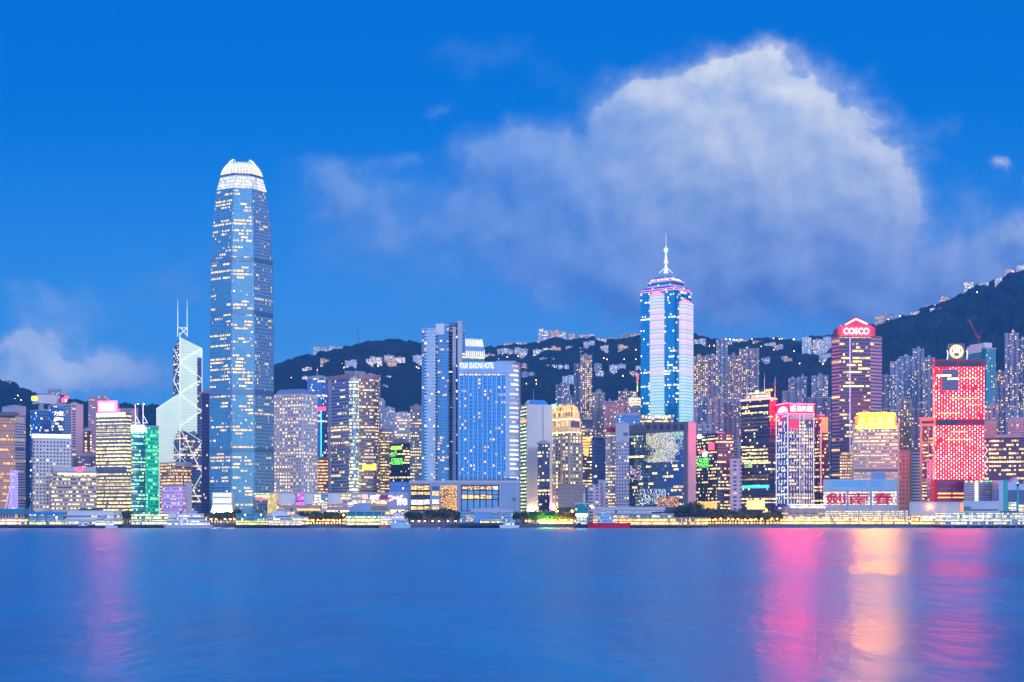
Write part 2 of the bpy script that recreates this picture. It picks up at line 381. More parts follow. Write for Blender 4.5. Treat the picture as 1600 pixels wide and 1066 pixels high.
def text(name, s, parent, face, p0, p1, y0, y1, mat, d=.6, th=.4, bold=.02):
    cu = bpy.data.curves.new(name, 'FONT'); cu.body = s; cu.size = 1; cu.extrude = .05; cu.offset = bold; cu.resolution_u = 3
    t = bpy.data.objects.new(name, cu); COL.objects.link(t)
    dg = bpy.context.evaluated_depsgraph_get(); me = bpy.data.meshes.new_from_object(t.evaluated_get(dg)); bpy.data.objects.remove(t)
    co = np.array([v.co[:] for v in me.vertices]); lo, hi = co.min(0), co.max(0)
    u0, u1 = face.u(p0), face.u(p1); um = (u0 + u1) / 2; z0, z1 = face.z(y1, um), face.z(y0, um); o_ = parent_loc(parent)
    for v in me.vertices:
        f = (np.array(v.co[:]) - lo) / (hi - lo + 1e-9)
        q = face.pt(u0 + f[0] * (u1 - u0), z0 + f[1] * (z1 - z0), d + f[2] * th); v.co = Vector(q) - o_
    me.materials.clear(); me.materials.append(mat)
    for p_ in me.polygons: p_.material_index = 0
    me.name = name; o = bpy.data.objects.new(name, me); COL.objects.link(o); o.parent = parent; return o

def start(name, label, plan, cat='tower', group=None):
    c = center(plan); return empty(name, (c[0], c[1], GZ), label, cat, group)
def roof_stuff(root, plan, z, plant=1, mat=None, mast=0, h=None, wallmat=None):
    """parapet, lift-motor house, tanks and aerials"""
    mb = MB(); o1 = offset(plan, .35); i1 = offset(plan, -.8); n = len(plan)
    for i in range(n):
        j = (i + 1) % n
        mb.prism([o1[i], o1[j], i1[j], i1[i]], z - .4, z + 1.5)
    mb.build('parapet', wallmat or M['concrete'], root)
    c = center(plan)
    if plant:
        ph = h or random.uniform(2.5, 5); mb = MB(); pl = scaled(plan, random.uniform(.5, .72)); mb.prism(pl, z - .1, z + ph)
        pl2 = scaled(pl, .45, (c[0] + random.uniform(-2, 2), c[1])); mb.prism(pl2, z + ph - .05, z + ph + random.choice((.4, .6, 1.8)))
        mb.build('rooftop_plant', mat or M['concrete'], root)
    for k in range(mast):
        x = c[0] + (k - (mast - 1) / 2) * 6; mb = MB(); zb = z - .1; hh = random.uniform(14, 22)
        mb.tube((x, c[1] - 3, zb), (x, c[1] - 3, zb + hh), .35, 6, .12); mb.build('antenna', M['steel'], root)
def tower(name, label, plan, py, Y, mat, cat='tower', plant=1, mast=0, bands=None, piers=None, top=None, wallmat=None, group=None, z0=None, body='facade'):
    root = start(name, label, plan, cat, group); z = PZ(py, Y); zb = Z0 if z0 is None else z0
    mb = MB(); mb.prism(plan, zb, z, 0, True, 1); mb.build(body, [mat, M['roof']], root)
    if bands:       # (step, thickness, out, material)
        st, th, out, bm = bands; mb = MB(); pl = offset(plan, out); k = GZ + 8
        n = 0
        while k < z - 1 and n < 130: mb.prism(pl, k, k + th, 0, True, bottom=True); k += st; n += 1
        mb.build('floor_bands', bm, root)
    if piers:       # (spacing, width, out, material)
        sp, w, out, pm = piers; mb = MB()
        for i in range(len(plan)):
            a, c = plan[i], plan[(i + 1) % len(plan)]
            f = Face(a, c)
            if f.n.y > .35: continue
            n = max(1, round(f.len / sp))
            for q in range(n + 1):
                u = f.len * q / n; f.box(mb, u - w / 2, u + w / 2, GZ + .5, z + .3, -.3, out)
        mb.build('piers', pm, root)
    roof_stuff(root, plan, z, plant, mast=mast, wallmat=wallmat)
    if Y <= 1720 and z0 is None:
        mb = MB(); mb.prism(offset(plan, .5), Z0, GZ + random.uniform(6, 10)); mb.build('shopfront', SHOP[int(Y + py) % 3], root)
    return root, plan, z
def mast(root, x, y, z0, z1, r=.5, mat=None, name='mast'):
    mb = MB(); mb.tube((x, y, z0), (x, y, z0 + (z1 - z0) * .6), r, 6, r * .8); mb.tube((x, y, z0 + (z1 - z0) * .6), (x, y, z1), r * .7, 6, r * .25)
    return mb.build(name, mat or M['steel'], root)
# ============================================================ SETTING
def water():
    m_, b, out = newmat("harbour_water"); pr = b.n('ShaderNodeBsdfPrincipled'); geo = b.n('ShaderNodeNewGeometry'); P = geo.outputs['Position']
    # long-exposure surface: broad wind lanes stretched along the harbour
    lane = b.noise(b.v('MULTIPLY', P, (.024, .011, 0)), 1.0, 5, .66, .3)
    fine = b.noise(b.v('MULTIPLY', P, (.10, .05, 0)), 1.0, 4, .6)
    pr.inputs['IOR'].default_value = 1.33; b.put(pr.inputs['Specular Tint'], (.86, 1, 1, 1))
    b.put(pr.inputs['Base Color'], b.mix(b.step(lane, .32, .68), (.002, .15, .33, 1), (.012, .30, .46, 1)))
    b.put(pr.inputs['Roughness'], b.m('MULTIPLY_ADD', b.step(lane, .3, .7), .09, .30))
    bm = b.n('ShaderNodeBump'); bm.inputs['Strength'].default_value = .5; bm.inputs['Distance'].default_value = 2.2
    b.put(bm.inputs['Height'], b.m('ADD', b.m('MULTIPLY', lane, 1.2), b.m('MULTIPLY', fine, .3))); b.L.new(bm.outputs[0], pr.inputs['Normal'])
    b.L.new(pr.outputs[0], out.inputs[0])
    mb = MB(); mb.face([(-6000, -400, 0), (6000, -400, 0), (6000, 1600, 0), (-6000, 1600, 0)])
    tag(mb.build('water', m_), 'blue harbour water smoothed by a long exposure with coloured light streaks', None, kind='structure')
water()
def ground():
    m_ = plain("paving", (.20, .19, .19), .85, scale=.02)
    mb = MB(); mb.face([(-9000, 1444, GZ), (9000, 1444, GZ), (9000, 12000, GZ), (-9000, 12000, GZ)])
    tag(mb.build('ground', m_), 'paved city ground behind the seawall', None, kind='structure')
    mb = MB()
    mb.box(-6000, 6000, 1440, 1444.5, -3, GZ + .25)
    for i in range(-60, 61):
        x = i * 12.0; mb.box(x - .35, x + .35, 1439.3, 1440.02, -2, 2.6)
    tag(mb.build('seawall', plain("seawall_stone", (.15, .15, .2), .8)), 'dark stone seawall with fender posts along the far shore', 'seawall')
ground()

def vnoise(nx, ny, cell, rng):
    gx, gy = int(nx / cell) + 3, int(ny / cell) + 3; g = rng.random((gx, gy))
    x = np.arange(nx) / cell; y = np.arange(ny) / cell; i = x.astype(int); j = y.astype(int)
    fx = (x - i)[:, None]; fy = (y - j)[None, :]; fx = fx * fx * (3 - 2 * fx); fy = fy * fy * (3 - 2 * fy)
    return (g[np.ix_(i, j)] * (1 - fx) * (1 - fy) + g[np.ix_(i + 1, j)] * fx * (1 - fy) + g[np.ix_(i, j + 1)] * (1 - fx) * fy + g[np.ix_(i + 1, j + 1)] * fx * fy) - .5
YR, YF = 3050.0, 2080.0
RIDGE = [(-600, 640), (-200, 585), (-60, 590), (0, 600), (18, 598), (34, 606), (52, 618), (90, 622), (140, 630), (200, 632), (260, 632), (330, 622), (380, 592), (428, 571), (470, 552), (500, 549), (530, 543),
         (560, 536), (600, 530), (650, 532), (700, 540), (760, 546), (800, 540), (850, 531), (905, 528), (960, 529), (1000, 526), (1085, 522), (1115, 527), (1150, 532), (1200, 529), (1250, 531), (1300, 520),
         (1375, 503), (1420, 491), (1460, 474), (1490, 462), (1520, 449), (1545, 441), (1560, 433), (1600, 418), (1680, 392), (1800, 372), (2100, 380), (2400, 420)]
_rx = np.array([PX(p, YR) for p, _ in RIDGE]); _rz = np.array([PZ(q, YR) for _, q in RIDGE])
NX, NY, X0_, X1_, Y0_, Y1_ = 620, 250, -2000.0, 2000.0, 1980.0, 3500.0
_xs = np.linspace(X0_, X1_, NX); _ys = np.linspace(Y0_, Y1_, NY)
_rng = np.random.default_rng(5)
_zr = np.interp(_xs, _rx, _rz) - 7
_t = np.clip((_ys - YF) / (YR - YF), 0, 1)
_prof = _t ** 1.25 * (1 - .12 * np.sin(_t * 6.28)) 
_H = GZ - 6 + (_zr[:, None] - GZ + 6) * _prof[None, :]
_spur = vnoise(NX, NY, 70, _rng) * 150 + vnoise(NX, NY, 26, _rng) * 75
_H += _spur * (np.sin(np.pi * np.clip(_t, 0, 1)) ** .8)[None, :]
_back = np.clip((_ys - YR) / 400, 0, 1); _H -= (_back ** 1.3 * 260)[None, :]
_slope = np.clip(_t * 6, 0, 1)[None, :]
_HT = _H + _slope * (vnoise(NX, NY, 4, _rng) * 12 + vnoise(NX, NY, 1.5, _rng) * 13 + 4)
def ground_h(x, y):
    i = min(NX - 1, max(0, int(round((x - X0_) / (X1_ - X0_) * (NX - 1))))); j = min(NY - 1, max(0, int(round((y - Y0_) / (Y1_ - Y0_) * (NY - 1)))))
    return float(_H[i, j])
def hill_hit(px, py):
    """where the sight line of a photo point first meets the hillside"""
    y = 2000.0
    while y < YR + 20:
        x = PX(px, y)
        if ground_h(x, y) >= PZ(py, y): return x, y
        y += 4
    return PX(px, YR), YR + 1
def hills():
    m_, b, out = newmat("forest"); pr = b.n('ShaderNodeBsdfPrincipled'); geo = b.n('ShaderNodeNewGeometry'); P = geo.outputs['Position']
    n1 = b.noise(P, .012, 6, .6); n2 = b.noise(P, .09, 4, .6)
    c = b.mix(b.step(n1, .35, .7), (.007, .030, .034, 1), (.032, .068, .058, 1)); c = b.mix(b.step(n2, .3, .75), c, (.018, .045, .045, 1))
    b.put(pr.inputs['Base Color'], c); pr.inputs['Roughness'].default_value = .9
    bm = b.n('ShaderNodeBump'); bm.inputs['Strength'].default_value = .9; bm.inputs['Distance'].default_value = 6; b.put(bm.inputs['Height'], b.noise(P, .13, 4, .7)); b.L.new(bm.outputs[0], pr.inputs['Normal'])
    b.L.new(pr.outputs[0], out.inputs[0])
    V = np.stack([np.repeat(_xs, NY), np.tile(_ys, NX), _HT.ravel()], 1)
    jit = _rng.uniform(-2, 2, (NX * NY, 2)); V[:, :2] += jit
    idx = np.arange(NX * NY).reshape(NX, NY); q = np.stack([idx[:-1, :-1], idx[1:, :-1], idx[1:, 1:], idx[:-1, 1:]], -1).reshape(-1, 4)
    me = bpy.data.meshes.new("hills"); me.from_pydata(V.tolist(), [], q.tolist()); me.materials.append(m_); me.update()
    o = bpy.data.objects.new("hills", me); COL.objects.link(o); tag(o, 'dark wooded ridge rising behind the city towers', None, kind='structure')
hills()
# ============================================================ TOWERS
WARM, CREAM, ORG, WHT = (1, .57, .16), (1, .78, .38), (1, .38, .09), (1, .93, .78)
F_ = {}
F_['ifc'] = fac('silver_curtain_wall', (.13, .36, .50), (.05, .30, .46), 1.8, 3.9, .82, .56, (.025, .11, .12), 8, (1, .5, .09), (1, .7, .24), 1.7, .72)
F_['ifc_bay'] = fac('corner_glass_painted_light', (.24, .50, .60), (.15, .48, .60), 1.8, 3.9, .84, .58, (.03, .2, .14), 6, (1, .5, .09), (1, .7, .24), 1.6, .72)  # brighter tone paints the pale reflection on the corner bay
F_['ifc_r'] = fac('side_glass_painted_light', (.34, .48, .56), (.22, .40, .50), 1.8, 3.9, .8, .55, (.05, .05, .03), 6, WARM, CREAM, 1.2, .7)  # paler tone paints the brighter light on the right face
F_['pinkglass'] = fac('copper_glass', (.62, .34, .26), (.70, .34, .22), 2.2, 3.9, .8, .7, (.05, .10, .08), 8, WARM, ORG, 1.1, .75)
F_['strip_grey'] = fac('striped_grey', (.52, .52, .58), (.10, .14, .24), 40, 3.4, 1, .42, (.0, .04, .0), 3, WARM, CREAM, .5)
F_['blueglass'] = fac('blue_glass_wall', (.12, .22, .46), (.12, .28, .62), 1.8, 3.8, .86, .72, (.04, .05, .03), 4, WHT, CREAM, 1.3, .75)
F_['lilac_slot'] = fac('lilac_slotted', (.46, .46, .56), (.06, .08, .15), 9, 3.6, .55, .5, (.06, .04, 0), 2, WARM, CREAM, 1)
F_['whitegrid'] = fac('white_grid', (.74, .72, .70), (.05, .07, .13), 4.9, 4.1, .5, .52, (.10, .03, 0), 2, CREAM, WHT, 1.2)
F_['hotelband'] = fac('banded_beige', (.55, .47, .42), (.10, .10, .14), 3.0, 4.6, .9, .46, (.52, .12, .04), 3, WARM, CREAM, 1.5, .3)
F_['yellowband'] = fac('yellow_banded_glass', (.22, .26, .34), (.12, .22, .36), 2.0, 4.4, .94, .56, (.62, .5, .35), 5, (1, .66, .2), (1, .82, .36), 1.45, .5)
F_['tealband'] = fac('teal_banded_glass', (.08, .28, .44), (.05, .34, .44), 2.4, 4.2, .94, .55, (.3, .35, .25), 4, (.75, .95, .35), (.1, .85, .62), 1.25, .5)
F_['greenled'] = fac('green_screen_glass', (.0, .32, .16), (.0, .42, .24), 3.2, 4.2, .8, .7, (.35, .12, .05), 4, (.45, 1, .35), (.05, .9, .55), 1.0, .3, we=(.0, .34, .16))
F_['jardine'] = fac('porthole_wall', (.70, .72, .82), (.10, .14, .26), 4.1, 4.1, .45, .5, (.36, .10, .12), 4, WARM, CREAM, 1.8, .4, rnd=1)
F_['exchange'] = fac('rose_banded_glass', (.44, .40, .48), (.10, .32, .60), 2.4, 4.0, .92, .6, (.04, .10, .06), 5, WARM, CREAM, 1.3, .7)
F_['exchange_r'] = fac('bronze_banded_glass', (.40, .32, .32), (.14, .16, .24), 2.2, 4.0, .85, .5, (.2, .18, .08), 3, WARM, CREAM, 1.35, .6)
F_['exchange_c'] = fac('lit_round_bay', (.44, .56, .60), (.18, .40, .56), 2.2, 4.0, .95, .66, (.42, .3, .2), 5, (.75, .9, .55), CREAM, 1.1, .65)
F_['lightoffice'] = fac('pale_office', (.58, .58, .62), (.12, .16, .25), 3.4, 3.9, .62, .5, (.34, .2, .1), 4, WARM, CREAM, 1.4)
F_['tan'] = fac('tan_office', (.50, .42, .36), (.16, .16, .2), 3.2, 3.7, .66, .42, (.4, .2, .1), 4, WARM, CREAM, 1.5)
F_['darkoffice'] = fac('dark_glass_office', (.08, .08, .13), (.07, .10, .19), 2.2, 3.9, .9, .6, (.09, .15, .10), 6, (1, .75, .28), CREAM, 1.35, .6)
F_['darkwarm'] = fac('dark_office_warm', (.13, .11, .14), (.08, .09, .15), 2.6, 3.9, .8, .5, (.22, .22, .12), 5, (1, .7, .24), CREAM, 1.4, .5)
F_['navy'] = fac('navy_glass', (.05, .07, .15), (.05, .07, .18), 2.0, 4.0, .92, .7, (.02, .03, .02), 5, CREAM, WHT, 1.1, .5)
F_['condo'] = fac('condo_glass', (.16, .36, .58), (.06, .26, .54), 3.0, 3.4, .86, .66, (.06, .02, 0), 2, ORG, CREAM, 1.2, .7)
F_['condo_pale'] = fac('condo_pale', (.50, .62, .72), (.40, .56, .70), 3.2, 3.4, .8, .6, (.05, .0, 0), 2, WARM, CREAM, 1.2, .4)
F_['hotel'] = fac('hotel_glass', (.10, .40, .76), (.03, .22, .54), 3.4, 4.3, .58, .52, (.10, .02, .02), 2, WARM, ORG, 1.3, .6)
F_['hotel_edge'] = fac('hotel_edge', (.42, .58, .76), (.50, .66, .72), 30, 5.4, .86, .5, (.62, .1, .0), 2, CREAM, (.8, 1, .85), .75, .4)
F_['greenslit'] = fac('green_slit', (.30, .34, .36), (.10, .25, .25), 3, 3.9, .9, .55, (.55, .2, .2), 2, (.5, 1, .5), CREAM, 1.0, .4)
F_['gold'] = fac('golden_colonnade', (.56, .50, .46), (.10, .10, .15), 4.2, 4.3, .62, .68, (.6, .3, .2), 3, (1, .66, .2), CREAM, 1.7, .4)
F_['aptblue'] = fac('blue_apartments', (.32, .37, .50), (.10, .14, .24), 3.1, 3.0, .44, .5, (.16, .02, 0), 2, WARM, CREAM, 1.6)
F_['aptgrey'] = fac('grey_apartments', (.34, .32, .40), (.10, .12, .20), 3.3, 3.0, .46, .5, (.22, .03, 0), 2, WARM, CREAM, 1.7)
F_['aptpink'] = fac('pink_apartments', (.62, .34, .38), (.16, .10, .14), 3.6, 3.2, .48, .5, (.16, .02, 0), 2, WARM, CREAM, 1.4)
F_['aptwarm'] = fac('warm_apartments', (.40, .33, .34), (.14, .12, .16), 3.2, 3.0, .48, .52, (.24, .03, 0), 2, WARM, CREAM, 1.7)
F_['aptdark'] = fac('dim_apartments', (.20, .21, .32), (.06, .08, .15), 3.2, 3.0, .46, .5, (.14, .02, 0), 2, WARM, CREAM, 1.5)
F_['reflect'] = fac('mirror_office', (.10, .14, .22), (.15, .34, .62), 1.9, 3.9, .9, .7, (.02, .05, .03), 5, CREAM, (1, .75, .3), 1.25, .8, gr=.06)
F_['lkk_l'] = fac('slim_lit_office_blue', (.10, .20, .50), (.06, .14, .40), 3.0, 3.9, .62, .55, (.14, .08, .06), 3, WHT, CREAM, 1.2, .4)
F_['lkk_r'] = fac('slim_lit_office', (.16, .10, .20), (.10, .08, .2), 3.1, 3.9, .6, .55, (.2, .16, .08), 3, (1, .66, .2), CREAM, 1.3, .4)
F_['wingon'] = fac('beige_banded', (.50, .45, .42), (.14, .14, .17), 2.4, 3.9, .78, .42, (.36, .3, .2), 4, (1, .7, .26), CREAM, 1.4, .4)
F_['cosco'] = fac('dark_strip_tower', (.09, .10, .19), (.05, .09, .21), 2.4, 4.1, .95, .58, (.12, .24, .12), 5, (1, .6, .14), (1, .74, .3), 1.6, .6)
F_['cosco_s'] = fac('rosy_strip_flank', (.42, .30, .34), (.14, .12, .28), 30, 4.1, 1, .55, (.0, .16, .08), 1, WARM, ORG, 1.2, .6)
F_['shuntak'] = fac('red_lantern_wall', (.40, .004, .012), (.5, .02, .05), 3.1, 4.6, .30, .66, (.88, .25, .0), 3, (1, .42, .5), (1, .80, .78), 2.6, .2, stag=1, we=(7.0, .0, .004), sample=True)
F_['redapt'] = fac('red_lit_office', (.30, .07, .08), (.14, .07, .1), 2.6, 3.9, .7, .5, (.28, .2, .12), 4, (1, .72, .25), CREAM, 1.3, .4)
F_['tealapt'] = fac('teal_tiled', (.06, .34, .40), (.10, .20, .30), 3.4, 3.2, .5, .5, (.06, .02, 0), 2, WARM, CREAM, 1.3)
F_['beigehole'] = fac('square_hole_wall', (.56, .46, .38), (.05, .05, .09), 5.2, 4.6, .34, .36, (.06, .0, 0), 2, WARM, CREAM, 1.2)
F_['bankpale'] = fac('pale_bank_painted_light', (.66, .78, .62), (.55, .78, .70), 3.2, 3.9, .9, .1, (.03, 0, 0), 3, WHT, CREAM, .9, .25, we=(.46, .58, .43))  # floodlight on the pale facade put in as wall emission
F_['bankdark'] = fac('dark_bank_glass', (.16, .22, .32), (.08, .14, .26), 2.4, 3.9, .9, .6, (.08, .14, .08), 5, WARM, CREAM, 1.2, .6)
F_['centerblue'] = fac('deep_blue_glass', (.02, .24, .46), (.0, .34, .62), 2.4, 4.1, .9, .74, (.05, .08, .06), 4, WHT, (.8, 1, .8), 1.2, .6)
F_['purplelit'] = fac('violet_lit_office', (.66, .50, .74), (.16, .10, .36), 2.5, 4.2, .5, .5, (.2, .1, .1), 4, (1, .75, .8), CREAM, 1.3, .3, we=(.22, .10, .30))
F_['orangelit'] = fac('orange_lit_office', (.40, .30, .30), (.2, .14, .16), 2.4, 4.0, .85, .5, (.55, .3, .3), 4, (1, .45, .14), WARM, 1.4, .4)

def sides(root, name, plan, z0, z1, mat, top=True):
    mb = MB(); mb.prism(plan, z0, z1, 0, top, 1); return mb.build(name, [mat, M['roof']], root)
def front(plan): return Face(plan[0], plan[1]) if len(plan) == 4 else None
def sign(root, face, px0, px1, y0, y1, board, d0=-.5, d1=.6, name='sign_board'):
    mb = MB(); face.px(mb, px0, px1, y0, y1, d0, d1); return mb.build(name, board, root)
def strip(root, face, p0, p1, y0, y1, mat, name='light_strip', d1=.8, d0=-.1):
    mb = MB(); face.px(mb, p0, p1, y0, y1, d0, d1); return mb.build(name, mat, root)

# ---------------------------------------------------------------- landmark: tapering harbour skyscraper
def ifc():
    Yc = 1560; base = plan3(329, 379, 426, Yc, .80); c = center(base)
    def oct(k):
        P = scaled(base, k, c); out = []
        for i in range(4):
            p, a, q = Vector(P[i]), Vector(P[i - 1]), Vector(P[(i + 1) % 4])
            e1 = (a - p).normalized(); e2 = (q - p).normalized(); L = (a - p).length; t = .27 * L; s_ = .05 * L
            for w in (p + e1 * t, p + e1 * t + e2 * s_, p + e1 * s_ * 1.3 + e2 * s_ * 1.3 if False else p + e1 * (t - s_ * .2) + e2 * s_ * 1.4,):
                pass
            out += [tuple(p + e1 * t), tuple(p + e1 * (t - .6) + e2 * 1.6), tuple(p + e1 * 1.6 + e2 * (t - .6)), tuple(p + e2 * t)]
        return out
    ex = [CX + F * p[0] / p[1] for p in oct(1.0)]; kk = 98.5 / (max(ex) - min(ex)); base = scaled(base, kk, c); ex = [CX + F * p[0] / p[1] for p in oct(1.0)]; sh = PX(CX + 377.6 - (max(ex) + min(ex)) / 2, Yc)
    base = [(p[0] + sh, p[1]) for p in base]; c = (c[0] + sh, c[1])
    prof = [(812, 1.0), (500, 1.0), (499, .975), (402, .965), (401, .945), (345, .90), (329, .88), (328, .862), (291, .775)]
    root = start('skyscraper', 'tallest tower, tapering silver blue glass with a white lit claw crown', base, 'skyscraper')
    mb = MB(); secs = [(oct(k), PZ(y, Yc) if y < 806 else Z0) for y, k in prof]; mb.loft(secs, 0, True, 1)
    nn_ = len(base) * 4
    for q_ in range(len(mb.f) - 1): mb.mi[q_] = {4: 2, 5: 2, 6: 2, 7: 3}.get(q_ % nn_, 0)  # glass tone per face paints how the light falls
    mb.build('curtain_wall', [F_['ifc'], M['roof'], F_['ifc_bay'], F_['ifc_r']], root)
    # vertical mullions follow the taper
    mb = MB()
    for (pa, za), (pb, zb) in zip(secs, secs[1:]):
        n = len(pa)
        for i in range(n):
            j = (i + 1) % n; a, q = Vector(pa[i]), Vector(pa[j]); e = q - a
            if (e.y > 0 and e.x < 0 and False) or Vector((e.y, -e.x)).y > .2 * e.length: continue
            k = max(1, round(e.length / 3.1))
            b0, b1 = Vector(pb[i]), Vector(pb[j])
            for t in range(k + 1):
                s_ = t / k; m0 = a + e * s_; m1 = b0 + (b1 - b0) * s_; nn = Vector((e.y, -e.x)).normalized()
                w = .28 if 0 < t < k else .55
                r_ = e.normalized() * w
                A = [m0 - r_, m0 + r_, m0 + r_ + nn * .45, m0 - r_ + nn * .45]; B = [m1 - r_, m1 + r_, m1 + r_ + nn * .45, m1 - r_ + nn * .45]
                mb.face([(*A[3], za), (*A[2], za), (*B[2], zb), (*B[3], zb)]); mb.face([(*A[2], za), (*A[1], za), (*B[1], zb), (*B[2], zb)]); mb.face([(*A[0], za), (*A[3], za), (*B[3], zb), (*B[0], zb)])
    mb.build('mullions', plain('mullion_metal', (.20, .44, .60), .4, .6), root)
    mb = MB()
    for (pa, za), (pb, zb) in zip(secs, secs[1:]):
        for i in range(len(pa)):
            if i % 4 not in (0, 3): continue
            m0, m1 = Vector(pa[i]), Vector(pb[i]); mb.tube((*m0, za), (*m1, zb), .5, 5)
    mb.build('corner_seam', M['louvre'], root)
    def kat(y):
        for (y0, k0), (y1, k1) in zip(prof, prof[1:]):
            if y0 >= y >= y1: return k0 + (k1 - k0) * (y0 - y) / max(1e-6, y0 - y1)
        return prof[-1][1]
    LV = plain('silver_louvre', (.14, .27, .40), .4, .5)
    for (y0, y1) in ((402, 408), (484, 491), (608, 616), (700, 706)):
        mb = MB(); mb.loft([(offset(oct(kat(y1)), .7), PZ(y1, Yc)), (offset(oct(kat(y0)), .7), PZ(y0, Yc))], 0, True)
        mb.build('mechanical_floor', LV, root)
    crown_m = emis('crown_painted_light', (1, .86, .60), .85); band_m = fac('crown_band', (.8, .82, .82), (.5, .6, .7), 1.6, 3.8, .5, .8, (.9, .5, .3), 3, CREAM, (1, .86, .6), 1.2, .3, we=(.10, .10, .09))  # crown floodlighting put in as emission of the fins and band
    mb = MB(); mb.loft([(offset(oct(.775), .5), PZ(291, Yc)), (oct(.70), PZ(276, Yc)), (oct(.665), PZ(268, Yc))], 0, True); mb.build('crown_band', band_m, root)
    mb = MB(); mb.loft([(offset(oct(.672), .4), PZ(270.5, Yc)), (offset(oct(.665), .4), PZ(267, Yc))], 0, True); mb.build('mechanical_floor', M['louvre'], root)
    # claws: curved fins leaning inward on every side
    cp = [(268, .665), (259, .63), (251, .575), (245, .49), (241, .40)]
    P8 = oct(.665); n = len(P8)
    for i in range(n):
        j = (i + 1) % n; a, q = Vector(P8[i]), Vector(P8[j]); L = (q - a).length
        if L < 6: continue
        mb = MB(); k = max(3, round(L / 3.3)); cc = Vector(c)
        for t in range(k + 1):
            s_ = t / k; tip = 1 - abs(2 * s_ - 1) ** 2 * .35 if L > 15 else .8
            pts = []
            for (y, kk) in cp:
                y2 = 268 - (268 - y) * tip
                m = cc + (a + (q - a) * s_ - cc) * (kk / .665); pts.append((m.x, m.y, PZ(y2, Yc)))
            for p_, p2 in zip(pts, pts[1:]): mb.tube(p_, p2, .55, 4)
        mb.build('crown_fin', crown_m, root)
    mb = MB(); mb.loft([(oct(.60), PZ(268, Yc)), (oct(.55), PZ(255, Yc)), (oct(.40), PZ(248, Yc))], 0, True); mb.build('crown_core', emis('crown_core_glow', (.9, .8, .6), .12), root)
    # lit arcade at the foot
    pod = [PX(332, 1535), PX(362, 1535)]; fpod = Face((pod[0], 1535), (pod[1], 1535))
    mb = MB(); fpod.px(mb, 331, 363, 769, 812, -14, 0); mb.build('podium', plain('arcade_stone', (.62, .66, .62), .6), root)
    for k in range(7):
        for (y0, y1) in ((771, 776), (779, 786), (789, 794)):
            mb = MB(); fpod.px(mb, 333 + k * 4.2, 336 + k * 4.2, y0, y1, -.1, .35); mb.build('window', emis('arcade_window', (.95, 1, .66), 1.1, False) if (k, y0) == (0, 771) else bpy.data.materials['arcade_window'], root)
    strip(root, fpod, 332, 362, 796, 803, emis('arcade_base', (.8, 1, .72), 45), 'lit_entrance', 1.2)
ifc()

